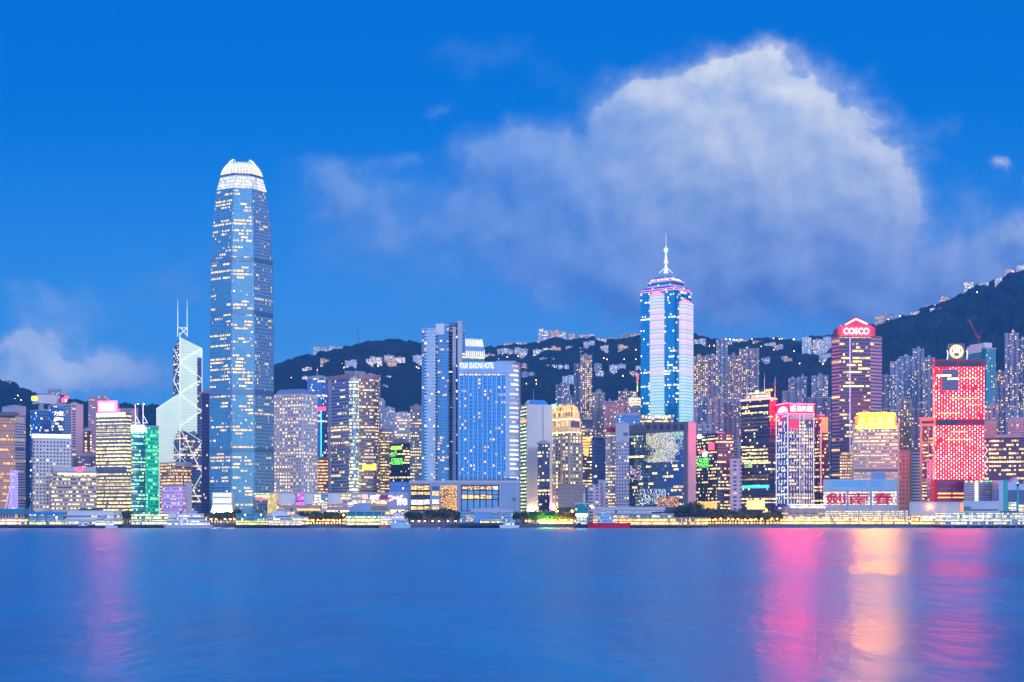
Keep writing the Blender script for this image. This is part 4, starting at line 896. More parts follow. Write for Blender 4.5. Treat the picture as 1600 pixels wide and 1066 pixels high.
# ---------------------------------------------------------------- blank slab bank HQ
pl = plan3(812, 822.5, 863, 1580, .35); t, pl, z = tower('tower', 'blank white slab tower with green lit window strip and pink floodlit foot', pl, 634, 1580, F_['greenslit'], 'bank tower', plant=0, wallmat=M['white'])
f = Face(pl[1], pl[2]); strip(t, f, 822.6, 863, 633.5, 800, M['white'], 'blank_wall', .6, -.2); strip(t, f, 847.6, 848.4, 634, 760, M['dark_metal'], 'wall_joint', .75)
mb = MB(); c = center(pl); q = scaled(pl, .86); mb.loft([(q, z), (scaled(q, .62), z + 7)], 0, True); mb.build('glass_roof', M['glass_blue'], t)
mast(t, PX(833.5, 1583), 1585, z, PZ(607, 1585), .35, M['steel'], 'flagpole')
strip(t, f, 851, 862.5, 796, 803, emis('magenta_flood', (1, .2, .75), 45.0), 'floodlight', 5, 4); strip(t, f, 826, 838, 797, 803, emis('amber_flood', (1, .72, .35), 28.0), 'floodlight', 5, 4)
strip(t, Face(pl[0], pl[1]), 813.5, 822, 656, 661, M['e_amber'], 'lit_floor', .6)
tower('office_block', 'slim dark glass block in front of the blank white slab', plan3(840, 842, 859, 1555, .15), 693, 1555, F_['darkoffice'], 'office building')
def golden():
    Y = 1570; pl = plan3(857, 889, 909, Y, .75); root = start('tower', 'golden floodlit tower with stepped classical crown and columns', pl, 'office tower'); z = PZ(676, Y)
    sides(root, 'facade', pl, Z0, z, F_['gold'])
    flood = fac('crown_stone_glow', (.66, .52, .34), (.25, .16, .08), 4.2, 12, .4, .72, (.6, .2, .1), 2, (1, .6, .14), WARM, 1.3, .2, we=(.46, .27, .075), sample=True)  # floodlight on the crown tiers put in as wall emission
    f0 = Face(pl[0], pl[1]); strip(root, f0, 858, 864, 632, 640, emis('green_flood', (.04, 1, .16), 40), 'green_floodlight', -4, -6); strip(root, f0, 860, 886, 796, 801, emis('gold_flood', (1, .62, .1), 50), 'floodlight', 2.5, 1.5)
    for k, (y0, y1, s_) in enumerate(((676, 655, .93), (655, 643, .86), (643, 635, .77), (635, 630, .62))):
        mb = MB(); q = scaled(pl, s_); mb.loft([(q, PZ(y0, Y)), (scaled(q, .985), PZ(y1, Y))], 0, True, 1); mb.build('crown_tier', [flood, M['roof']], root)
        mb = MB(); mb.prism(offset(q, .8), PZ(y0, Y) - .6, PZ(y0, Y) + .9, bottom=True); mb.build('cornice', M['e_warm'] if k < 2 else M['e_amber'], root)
    mb = MB()
    for f in (Face(pl[0], pl[1]), Face(pl[1], pl[2])):
        n = max(3, round(f.len / 5.2))
        for k in range(n + 1): f.box(mb, f.len * k / n - .6, f.len * k / n + .6, GZ, z, -.3, .9)
    mb.build('columns', M['beige'], root)
    f = Face(pl[1], pl[2]); strip(root, f, 893, 907, 658, 668, M['louvre'], 'louvre_panel', -1.0, -3.4)
golden()
t, pl, z = tower('office_block', 'low brown windowless block behind waterfront trees', plan2(872, 915, 1500, 30), 758, 1500, fac('brown_grid', (.34, .26, .24), (.28, .22, .22), 4.2, 4, .86, .88, (0, 0, 0), 2, metal=0), 'building', plant=0, wallmat=M['brown'])
mb = MB(); mb.lathe([(9.4, Z0), (9.4, PZ(757, 1500)), (0, PZ(757, 1500))], (PX(926, 1512), 1512), 20)
o_ = mb.build('round_building', F_['lilac_slot'], None, (PX(926, 1512), 1512, GZ)); tag(o_, 'grey drum shaped building beside the brown block', 'building')
# ---------------------------------------------------------------- middle background
def apt(name, label, p0, p1, py, Y, mat, nb=3, group=None, core=True, z0=None):
    """Hong Kong style block of flats: projecting window bays, recessed re-entrants, stepped lift core"""
    q = plan2(p0, p1, Y, 22); f = Face(q[0], q[1]); n = 2 * nb - 1; w = f.len / n; dep = min(5.0, w * .7); pts = []
    for k in range(n):
        d = 0 if k % 2 == 0 else -dep; pts += [f.pt(k * w, 0, d)[:2], f.pt((k + 1) * w, 0, d)[:2]]
    pts += [q[2], q[3]]
    root = start(name, label, pts, 'apartment tower', group); z = PZ(py, Y); mb = MB(); mb.prism(pts, Z0 if z0 is None else z0, z, 0, True, 1); mb.build('facade', [mat, M['roof']], root)
    if core:
        mb = MB(); hh = random.uniform(2.5, 5.5); um = f.len * random.uniform(.4, .6); f.box(mb, um - w * .7, um + w * .7, z - .2, z + hh, -16, -4); f.box(mb, um - w * .3, um + w * .3, z + hh - .1, z + hh + 1.6, -13, -7); mb.build('lift_core', mat, root)
        mb = MB()
        mb.prism(offset(pts, .3), z - .3, z + 1.2)
        mb.build('parapet', M['concrete'], root)
    return root
apt('apartment_tower', 'pale domed flats just behind the golden crown', 868, 890, 602, 2050, F_['aptblue'], 3)
apt('apartment_tower', 'tall thin apartment tower with many warm windows on the green slope', 897, 908, 567, 1980, F_['aptblue'], 2, core=False)
apt('apartment_tower', 'tallest slim residential tower in front of the hillside left of the spire tower', 907, 925, 556, 1950, F_['aptwarm'], 3)
apt('apartment_tower', 'narrow white flats behind the warm lit slim tower', 885, 897, 622, 2100, F_['aptblue'], 2)
apt('apartment_tower', 'blue grey flats with a central column of lit stair windows', 926, 945, 615, 1900, F_['aptwarm'], 2)
apt('apartment_tower', 'pink washed block of flats left of the lit golden drum', 944, 962, 628, 1850, F_['aptpink'], 3)
apt('apartment_tower', 'second pink washed block with a higher lift core', 961, 983, 627, 1860, F_['aptpink'], 3)
apt('apartment_tower', 'grey violet flats behind the pink washed blocks', 966, 990, 612, 2000, F_['aptgrey'], 3)
def drum():
    Y = 1950; c = (PX(992, Y), Y); root = empty('tower', (c[0], c[1], GZ), 'office tower with golden lit drum top and a red and green spire', 'office tower'); z = lambda q: PZ(q, Y)
    mb = MB(); mb.box(c[0] - 9.5, c[0] + 9.5, Y - 8, Y + 9, Z0, z(637)); mb.build('facade', F_['lightoffice'], root)
    mb = MB(); mb.lathe([(8.6, z(637)), (8.6, z(623)), (6, z(621)), (2, z(612))], c, 16); mb.build('drum', F_['lightoffice'], root)
    for q in (634, 630, 626): mb = MB(); mb.lathe([(8.4, z(q)), (9.2, z(q)), (9.2, z(q - 2.4)), (8.4, z(q - 2.4))], c, 16); mb.build('light_ring', emis('gold_ring', (1, .74, .38), 1.7, False) if q == 634 else bpy.data.materials['gold_ring'], root)
    for (y0, y1, m_) in ((612, 604, M['e_warm']), (604, 598, M['e_green']), (598, 590, M['e_red'])): mb = MB(); mb.tube((PX(996, Y), Y, z(y0)), (PX(996, Y), Y, z(y1)), .8, 6); mb.build('spire', m_, root)
drum()
tower('office_block', 'dark glass office beside the golden columned tower', plan2(909, 926, 1640), 658, 1640, F_['darkoffice'], 'office building', wallmat=M['dark_metal'])
t, pl, z = tower('office_block', 'small office with gold lit diamond shaped sign panel', plan2(908, 926, 1610), 672, 1610, F_['darkwarm'], 'office building', plant=0)
f = Face(pl[0], pl[1])
for k, (y, h) in enumerate(((683, 3), (687.5, 3), (692, 3), (696.5, 2.6))): strip(t, f, 908.5 + k * .8, 924.5 - k * 1.4, y, y + h, M['e_amber'], 'gold_band', .9)
mb = MB(); u = f.u(916); f.box(mb, u - 2.5, u + 2.5, f.z(712, u), f.z(700, u), 0, .8); mb.build('gold_pendant', M['e_amber'], t)
tower('office_block', 'nearly black navy glass office with few lit floors', plan2(925, 946, 1590), 686, 1590, F_['navy'], 'office building', wallmat=M['dark_metal'])
t, pl, z = tower('office_block', 'tan office tower with a plain red hoarding on top', plan2(946, 962, 1570), 676, 1570, F_['tan'], 'office building', plant=0, wallmat=M['beige'])
sign(t, Face(pl[0], pl[1]), 947, 961.5, 667.5, 676, plain('red_hoarding', (.5, .02, .05), .6), -2, .5)
t, pl, z = tower('office_block', 'lilac grey block with punched dark windows right of the red hoarding', plan2(962, 983, 1560), 664, 1560, fac('punched_grey', (.44, .42, .50), (.08, .09, .16), 3.6, 3.9, .5, .5, (.08, .05, 0), 3, WARM, CREAM, 1.3), 'office building', wallmat=M['lilac'])
f = Face(pl[0], pl[1]); strip(t, f, 962, 983, 663.5, 690, M['lilac'], 'blank_band', .5, -.2); strip(t, f, 974, 981, 676, 681, M['glass_dark'], 'sign_panel', .8)
tower('office_block', 'lilac podium office beneath the grey punched block', plan2(935, 950, 1520), 752, 1520, F_['lilac_slot'], 'office building', plant=0)
# mirrored office
def mirror():
    Y = 1540; pl = plan3(983, 1074, 1086.5, Y, .9); root = start('office_tower', 'wide mirrored glass office with painted city light reflections and a heavy dark frame', pl, 'office building'); z = PZ(660, Y); f = Face(pl[0], pl[1])
    sides(root, 'facade', pl, Z0, z, F_['reflect']); f2 = Face(pl[1], pl[2])
    mb = MB(); mb.prism(offset(pl, .8), PZ(674, Y), z + .8, bottom=True); mb.build('top_frame', M['concrete_dark'], root)
    for k in range(6): strip(root, f, 1011 + k * 10.6, 1016 + k * 10.6, 664, 671, M['dark_metal'], 'frame_opening', 1.1, .6)
    mb = MB(); f.px(mb, 1069, 1074.5, 672, 800, -.5, 1.2); mb.build('frame_pier', M['concrete_dark'], root); mb = MB(); f2.box(mb, .5, f2.len, GZ, z, -.5, .9); mb.build('side_wall', M['lilac'], root)
    m_, b, out = newmat('glitter_reflection'); pr = b.n('ShaderNodeBsdfPrincipled'); uv = b.n('ShaderNodeUVMap', uv_map='UVMap'); u, v, _ = b.sep(uv.outputs[0])  # city lights mirrored in the glass are painted as glowing speckles
    cell = b.xyz(b.m('FLOOR', b.m('DIVIDE', u, .75)), b.m('FLOOR', b.m('DIVIDE', v, .95)), 2.0); r1 = b.white(cell)
    dens = b.noise(b.xyz(b.m('MULTIPLY', u, .03), b.m('MULTIPLY', v, .045), 0.0), 1.0, 3, .6)
    on = b.m('LESS_THAN', r1, b.m('MULTIPLY', b.step(dens, .33, .58), .8)); hue = b.noise(b.xyz(b.m('MULTIPLY', u, .02), b.m('MULTIPLY', v, .03), 7.0), 1.0, 2, .5)
    c = b.mix(b.step(hue, .35, .5), (.62, .85, .32, 1), (1, .92, .5, 1)); 
    b.put(pr.inputs['Base Color'], (.14, .3, .55, 1)); pr.inputs['Metallic'].default_value = .8; pr.inputs['Roughness'].default_value = .08; b.put(pr.inputs['Emission Color'], c); b.put(pr.inputs['Emission Strength'], b.m('MULTIPLY', on, .8)); b.L.new(pr.outputs[0], out.inputs[0]); m_.cycles.emission_sampling = 'NONE'
    strip(root, f, 1010, 1069, 675, 722, m_, 'painted_reflection', .4)
    strip(root, f, 985, 1002, 728, 750, fac('pink_lights', (.1, .14, .3), (.15, .3, .5), 1.3, 1.5, .7, .7, (.35, .1, 0), 2, (1, .55, .85), WHT, 1.1, .7), 'painted_reflection', .4)
    strip(root, f, 1000, 1040, 764, 788, fac('white_lights', (.1, .2, .4), (.15, .3, .5), 1.3, 1.5, .7, .7, (.4, .1, 0), 2, (.7, .9, 1), WHT, 1.1, .7), 'painted_reflection', .4)
    strip(root, f, 1028, 1062, 776, 792, fac('orange_lights', (.2, .12, .2), (.15, .2, .3), 1.3, 1.5, .7, .7, (.5, .1, 0), 2, ORG, WARM, 1.3, .7), 'painted_reflection', .8)
mirror()
tower('office_block', 'glazed office wing with warm rooftop lights between mirrored block and spire tower', plan2(962, 1000, 1660, 20), 648, 1660, F_['blueglass'], 'office building', plant=0)
t, pl, z = tower('office_block', 'rooftop terrace building with strings of warm lights', plan2(998, 1052, 1680, 20), 655, 1680, F_['darkoffice'], 'office building', plant=0)
f = Face(pl[0], pl[1])
for k in range(9): strip(t, f, 1003 + k * 5.2, 1006 + k * 5.2, 649 + (k * 5 % 4), 652.5 + (k * 5 % 4), M['e_warm'], 'terrace_lamp', 1.2)
# residential wall right of the spire tower
AP = [(1081, 1103, 558, 2050, 'aptwarm', 'warm windowed flats immediately right of the spire tower'), (1103, 1121, 556, 2060, 'aptgrey', 'grey lilac flats second right of the spire tower'),
      (1119, 1137, 532, 2150, 'aptblue', 'highest pale flats right of the spire tower'), (1137, 1156, 557, 2080, 'aptwarm', 'flats with an aerial between two taller apartment towers'),
      (1155, 1186, 546, 2120, 'aptgrey', 'broad twin fronted flats with glowing stairwell at the end of the row'), (1085, 1108, 620, 1800, 'aptblue', 'squat bluish flats with rounded top in front of the row'),
      (1106, 1130, 624, 1780, 'aptgrey', 'grey flats with dark window columns in the middle of the row'), (1128, 1146, 628, 1820, 'aptdark', 'dim lilac flats beside the curtain of warm windows'),
      (1143, 1160, 618, 1850, 'aptblue', 'pale grey flats just left of the red cornice tower'), (1090, 1112, 664, 1700, 'aptblue', 'low light blue flats above the neon lit office')]
for p0, p1, py, Y, m_, lb in AP: apt('apartment_tower', lb, p0, p1, py, Y, F_[m_], 3 if p1 - p0 < 26 else 4)
t, pl, z = tower('office_block', 'dark office with red and green neon figures on its front', plan3(1087, 1121, 1146, 1570, .5), 679, 1570, F_['darkwarm'], 'office building', wallmat=M['dark_metal'])
f = Face(pl[0], pl[1]); strip(t, f, 1090, 1107, 716, 731, NGREEN, 'neon_panel', .8); strip(t, f, 1091, 1096, 680, 684.5, M['e_cool'], 'white_sign', .8); strip(t, f, 1099, 1104, 707, 713, M['e_cool'], 'neon_panel', .8); strip(t, f, 1108, 1116, 692, 703, M['e_red'], 'neon_panel', .8); strip(t, f, 1094, 1103, 704, 708, M['e_red'], 'neon_panel', .7)
strip(t, f, 1089, 1120, 784, 794, M['e_amber'], 'lit_lobby', .8)
tower('apartment_block', 'low lilac flats with dark windows left of the red cornice tower', plan3(1140, 1141, 1159, 1560, .12), 719, 1560, fac('lilac_flats', (.50, .46, .56), (.1, .1, .18), 7.5, 4.4, .5, .5, (.06, .02, 0), 2, WARM, CREAM, 1.2), 'apartment block', plant=0, wallmat=M['lilac'])
tower('tower', 'slim pale violet tower behind the dark neon office', plan2(1143, 1160, 1650), 690, 1650, F_['lilac_slot'], 'tower', plant=0)
def redcornice():
    Y = 1560; pl = plan3(1158, 1203, 1212, Y, .9); root, pl, z = tower('tower', 'dark glass tower with yellow lit floors, red cornice and antennas', pl, 624, Y, F_['darkoffice'], 'office tower', plant=0, bands=(7.8, .9, .5, M['dark_metal']))
    f = Face(pl[0], pl[1]); mb = MB(); mb.prism(offset(pl, 1.0), z, z + 1.8, bottom=True); mb.build('cornice_light', emis('cornice_glow', (1, .38, .28), 2.2), root)
    q = scaled(pl, .75); mb = MB(); mb.loft([(q, z + 1.8), (scaled(q, .9), z + 9)], 0, True); mb.build('penthouse', F_['gold'], root); mb = MB(); mb.prism(scaled(q, .55), z + 9, z + 12); mb.build('penthouse_top', M['concrete_dark'], root)
    strip(root, f, 1178, 1183, 610, 618, M['e_warm'], 'penthouse_light', -2, -4); strip(root, f, 1193, 1203, 608, 611, M['e_amber'], 'penthouse_light', -2, -5)
    for x, yt in ((1167, 596), (1194.5, 583), (1211, 588)): mast(root, PX(x, Y + 8), Y + 8, z, PZ(yt, Y + 8), .4, M['steel'], 'antenna')
    for y in (634, 644, 651, 659, 664, 702, 708, 714, 719.5, 743, 748): strip(root, f, 1159.5, 1200, y, y + 2.2, fac('lit_floor', (.2, .17, .1), (.2, .2, .15), 2.2, 60, .85, 1, (.8, .5, .5), 4, (1, .76, .25), CREAM, 1.35) if y == 634 else bpy.data.materials['lit_floor'], 'lit_floor', .3)
    strip(root, f, 1159.5, 1202, 758.5, 763, M['e_teal'], 'teal_floor', .5); strip(root, f, 1168, 1195, 782, 796, emis('lobby_glow', (1, .72, .26), 1.5), 'lit_lobby', .9); strip(root, f, 1170, 1174, 723, 728, M['e_green'], 'green_sign', .8)
redcornice()
def sauce():
    Y = 1535; pl = plan3(1212.5, 1232, 1272, Y, .42); root = start('office_tower', 'slim office outlined in white light strips under a red neon sign', pl, 'office tower'); z = PZ(645, Y); f1, f = Face(pl[0], pl[1]), Face(pl[1], pl[2])
    mb = MB(); mb.prism(pl, Z0, z, 0, True, 2); mb.mi[1] = 1; mb.build('facade', [F_['lkk_l'], F_['lkk_r'], M['roof']], root)
    for x in (1213.4, 1231.4): strip(root, f1, x - .24, x + .24, 646, 790, M['e_line'], 'light_strip', .7)
    for x in (1249.5, 1256, 1271.2): strip(root, f, x - .24, x + .24, 646, 790, M['e_line'], 'light_strip', .7)
    for (ff, xs) in ((f1, (1217.5, 1221.5, 1226)), (f, (1236, 1240.5, 1245, 1253, 1260.5, 1264.5, 1268))):
        for x in xs:
            mb = MB()
            for k in range(13):
                if x < 1228 or k > 0: ff.px(mb, x - .2, x + .2, 658 + k * 10.2, 665 + k * 10.2, -.1, .55)
            mb.build('dashed_light', M['e_line'], root)
    strip(root, f, 1233, 1271, 648, 656, M['concrete'], 'blank_band', .5); strip(root, f, 1233, 1248, 656.5, 672, emis('red_wash', (.9, .02, .08), .9, False), 'red_banner', .45)
    board = emis('sign_red', (1, .001, .004), 40.0); rt = emis('added_red_glow', (1, .0008, .002), 1300)  # red strips added around the board to strengthen its water reflection
    mb = MB(); f1.px(mb, 1212.8, 1232, 632.5, 645.5, -4, .5); b1 = mb.build('sign_board', board, root)
    mb = MB(); f.px(mb, 1232, 1272, 632.5, 645.5, -4, .5); b2 = mb.build('sign_board', board, root)
    text('lettering', 'LEE KUM KEE', b2, f, 1235, 1270, 634.5, 643, emis('sign_letter', (1, .9, .86), 3.5), .6, .4, .0)
    for y in (631.6, 646.6): strip(b2, f, 1232.5, 1272, y - .4, y + .4, rt, 'added_glow_strip', .7); strip(b1, f1, 1213, 1231.5, y - .4, y + .4, rt, 'added_glow_strip', .7)
    # white fan emblem
    mb = MB(); um = (f1.u(1216.5) + f1.u(1231)) / 2; R_ = (f1.u(1231) - f1.u(1216.5)) / 2; zb = f1.z(644, um); pts = [f1.pt(um + R_ * math.cos(k * math.pi / 12), zb + 5.6 * math.sin(k * math.pi / 12), .9) for k in range(13)]
    mb.face(pts); mb.face([f1.pt(um - R_, zb, .9), f1.pt(um - R_, zb, .4), f1.pt(um + R_, zb, .4), f1.pt(um + R_, zb, .9)])
    for p_, q_ in zip(pts, pts[1:]): mb.face([p_, (p_[0] - f1.n.x * .5, p_[1] - f1.n.y * .5, p_[2]), (q_[0] - f1.n.x * .5, q_[1] - f1.n.y * .5, q_[2]), q_])
    mb.build('emblem', bpy.data.materials['sign_letter'], b1)
    strip(root, f, 1233, 1290, 788, 792, WWIN, 'lit_canopy', 5, 0)
sauce()
t, pl, z = tower('office_block', 'red lit office with a vertical light seam right of the outlined tower', plan3(1272, 1282, 1294, 1600, .5), 652, 1600, F_['redapt'], 'office building', wallmat=M['red_metal'])
strip(t, Face(pl[1], pl[2]), 1281.8, 1283, 660, 770, M['e_pink'], 'light_seam', .6); strip(t, Face(pl[1], pl[2]), 1284, 1293, 654, 676, emis('orange_panel', (1, .3, .12), .8, False), 'orange_panel', .5)
for p0, p1, py, Y, m_, lb in [(1232, 1248, 592, 2250, 'aptblue', 'left one of two lone flats on the dark hillside behind the outlined tower'), (1246, 1261, 590, 2230, 'aptblue', 'taller lone flats with a stepped top above the red neon sign'), (1268, 1294, 588, 2200, 'aptblue', 'pair fronted flats between the red neon sign and the strip lit tower'),
                              (1222, 1252, 612, 2050, 'aptgrey', 'low grey violet flats peeping over the red neon sign'), (1262, 1298, 622, 1980, 'aptdark', 'dim violet flats behind the red lit office')]: apt('apartment_tower', lb, p0, p1, py, Y, F_[m_], 3)
def strips():
    Y = 1680; pl = planpx([(1299.5, Y + 12), (1312, Y), (1360, Y), (1378, Y + 10), (1378, Y + 60), (1299.5, Y + 60)]); root = start('tower', 'dark violet tower with gabled red neon crown and striped flanks', pl, 'office tower'); z = PZ(527, Y)
    mb = MB(); mb.prism(pl, Z0, z, 0, True, 2); mb.mi[0] = 1; mb.mi[2] = 1; mb.build('facade', [F_['cosco'], F_['cosco_s'], M['roof']], root); f = Face(pl[1], pl[2])
    mb = MB(); mb.prism(offset(pl, .5), z - .3, z + 2); mb.build('parapet', M['concrete_dark'], root)
    strip(root, f, 1327.3, 1328.8, 528, 740, emis('blue_line', (.5, .55, 1), .55, False), 'light_line', .7)
    mb = MB()
    for k in range(38): f.box(mb, 0, f.len, 60 + k * 4.1, 60 + k * 4.1 + .5, -.1, .35)
    mb.build('floor_bands', M['concrete_dark'], root)
    # gabled sign box
    u0, u1, um = f.u(1309), f.u(1368), f.u(1338); zb, ze, zp = z - .2, f.z(507, um), f.z(495, um)
    mb = MB()
    pr_ = [(u0, zb), (u1, zb), (u1, f.z(512, um)), (f.u(1357), ze), (um + 2, zp), (um - 2, zp), (f.u(1319), ze), (u0, f.z(512, um))]
    mb.face([f.pt(u, z_, -1) for u, z_ in pr_])
    for (a_, za), (c_, zc) in zip(pr_, pr_[1:] + pr_[:1]): mb.face([f.pt(a_, za, -1), f.pt(a_, za, -22), f.pt(c_, zc, -22), f.pt(c_, zc, -1)])
    sb = mb.build('sign_crown', plain('crimson_crown', (.34, .03, .08), .5), root)
    strip(sb, f, 1314, 1361, 510, 526, emis('sign_red_glow', (1, .0015, .004), 70), 'sign_panel', -.3, -1)
    text('lettering', 'COSCO', sb, f, 1318, 1358, 512.5, 522.5, emis('sign_letter_white', (1, .88, .84), 2.4), -.2, .6, .012)
    mb = MB()
    for a_, b_ in (((1321, 507.5), (1337.5, 498.5)), ((1337.5, 498.5), (1355, 506.5))): ua, ub = f.u(a_[0]), f.u(b_[0]); mb.tube(f.pt(ua, f.z(a_[1], ua), -.2), f.pt(ub, f.z(b_[1], ub), -.2), 1.0, 6)
    mb.build('neon_chevron', emis('chevron_neon', (1, .45, .40), 4), sb)
strips()
tower('office_block', 'low rose office at the foot of the strip lit tower', plan2(1312, 1333, 1620), 712, 1620, F_['tan'], 'office building', plant=0, wallmat=M['pink'])
def wing():
    Y = 1550; pl = plan3(1331.5, 1334, 1405, Y, .1); root, pl, z = tower('office_tower', 'broad beige banded office with yellow neon characters on its roof', pl, 664, Y, F_['wingon'], 'office building', plant=0, bands=(3.9, 1.0, .45, M['beige']), wallmat=M['beige']); f = Face(pl[1], pl[2])
    mb = MB(); q = scaled(pl, .8); mb.loft([(q, z), (q, PZ(650, Y)), (scaled(q, .6), PZ(644, Y))], 0, True); mb.build('roof_house', M['brown'], root)
    sb = sign(root, f, 1338, 1400, 650, 664, emis('sign_back_glow', (1, .035, .0), 16.0), -2, .2); nt_ = emis('added_amber_glow', (1, .42, .0), 1500)  # added amber strips colour the water; board emission paints the letters' halo
    for y in (646.4, 667.0): strip(sb, f, 1339, 1399, y - .35, y + .35, nt_, 'added_glow_strip', .6); text('lettering', '永安集團', sb, f, 1341, 1396.5, 650.8, 662.8, M['e_yellow'], .4, .6, .0)
    strip(root, f, 1332.6, 1334, 665, 795, M['beige'], 'corner_pier', .9); strip(root, f, 1403.4, 1405, 665, 795, M['beige'], 'corner_pier', .9)
    strip(root, f, 1334, 1403, 733, 737, M['louvre'], 'plant_floor', .6)
wing()
def billboard():
    Y = 1480; pl = plan2(1286, 1402, Y, 40); root = start('exhibition_building', 'low waterfront building with big crimson characters under a blue roof', pl, 'building'); f = Face(pl[0], pl[1]); z = f.z(749, f.len / 2)
    sides(root, 'wall', pl, Z0, z, M['lilac'])
    mb = MB(); f.px(mb, 1286, 1402, 750, 767, -.3, 1.2); mb.build('roof_fascia', plain('blue_fascia', (.38, .54, .66), .4, .3), root)
    mb = MB(); f.px(mb, 1361, 1384, 738, 750, -14, -3); mb.build('rooftop_plant', M['blue_panel'], root)
    strip(root, f, 1300, 1352, 752, 760, M['glass_blue'], 'clerestory', 1.5); strip(root, f, 1362, 1376, 752, 760, M['glass_blue'], 'clerestory', 1.5)
    grid = fac('lit_shop_grid', (.62, .60, .66), (.5, .45, .4), 2.4, 3.2, .74, .8, (1.1, .4, .1), 2, CREAM, WHT, 1.15, .1)
    strip(root, f, 1287, 1401, 768.5, 789, grid, 'lit_gallery', .6)
    for (a_, b_, ch) in ((1290, 1321.5, '劍'), (1326, 1357.5, '南'), (1363.5, 1395.5, '春')): text('lettering', ch, root, f, a_, b_, 770, 788.5, emis('crimson_letter', (.50, .004, .04), .5) if ch == '劍' else bpy.data.materials['crimson_letter'], 1.4, .8, .022)
    for x in (1322.5, 1359): strip(root, f, x, x + 3.2, 768.5, 797, M['blue_panel'], 'pier', 1.2)
    strip(root, f, 1286, 1402, 789.5, 797, M['lilac'], 'lower_band', .9)
billboard()
# ---------------------------------------------------------------- right group
tower('office_tower', 'beige tower with small square windows right of the banded office', plan3(1404, 1406, 1421, 1580, .15), 706, 1580, F_['beigehole'], 'building', plant=0, wallmat=M['beige'])
t, pl, z = tower('office_tower', 'plain sandy slab with floodlight painted orange on its edge', plan3(1420, 1421, 1437, 1610, .12), 709, 1610, F_['strip_grey'], 'building', plant=0); strip(t, Face(pl[1], pl[2]), 1421, 1424.5, 710, 795, plain('painted_floodlight', (.6, .3, .14), .7), 'edge_wall', .7)  # edge floodlight put in as orange wall colour
def beigeslim():
    Y = 1560; pl = plan2(1437, 1461, Y, 22); root = start('office_tower', 'slender beige tower with two tall framed window panels', pl, 'office tower'); z = PZ(654, Y); sides(root, 'wall', pl, Z0, z, M['beige']); f = Face(pl[0], pl[1])
    strip(root, f, 1440, 1458.5, 658, 662, M['dark_metal'], 'louvre', .4)
    for (a_, b_) in ((666, 690), (693, 719), (722, 748), (751, 780)): strip(root, f, 1441.5, 1450, a_, b_, F_['darkwarm'], 'glazed_panel', .4); strip(root, f, 1451.5, 1457.5, a_, b_, F_['darkoffice'], 'glazed_panel', .4)
    mb = MB(); mb.prism(offset(pl, .7), z - 1, z + 1.2, bottom=True); mb.build('cornice', M['beige'], root)
beigeslim()
tower('apartment_block', 'thin lilac flats with tiny windows in front of the slender beige tower', plan2(1448.5, 1460, 1525, 14), 720, 1525, fac('lilac_small', (.52, .48, .56), (.1, .1, .16), 3.2, 3.4, .4, .45, (.1, 0, 0), 2, WARM, CREAM, 1.2), 'apartment block', plant=0)
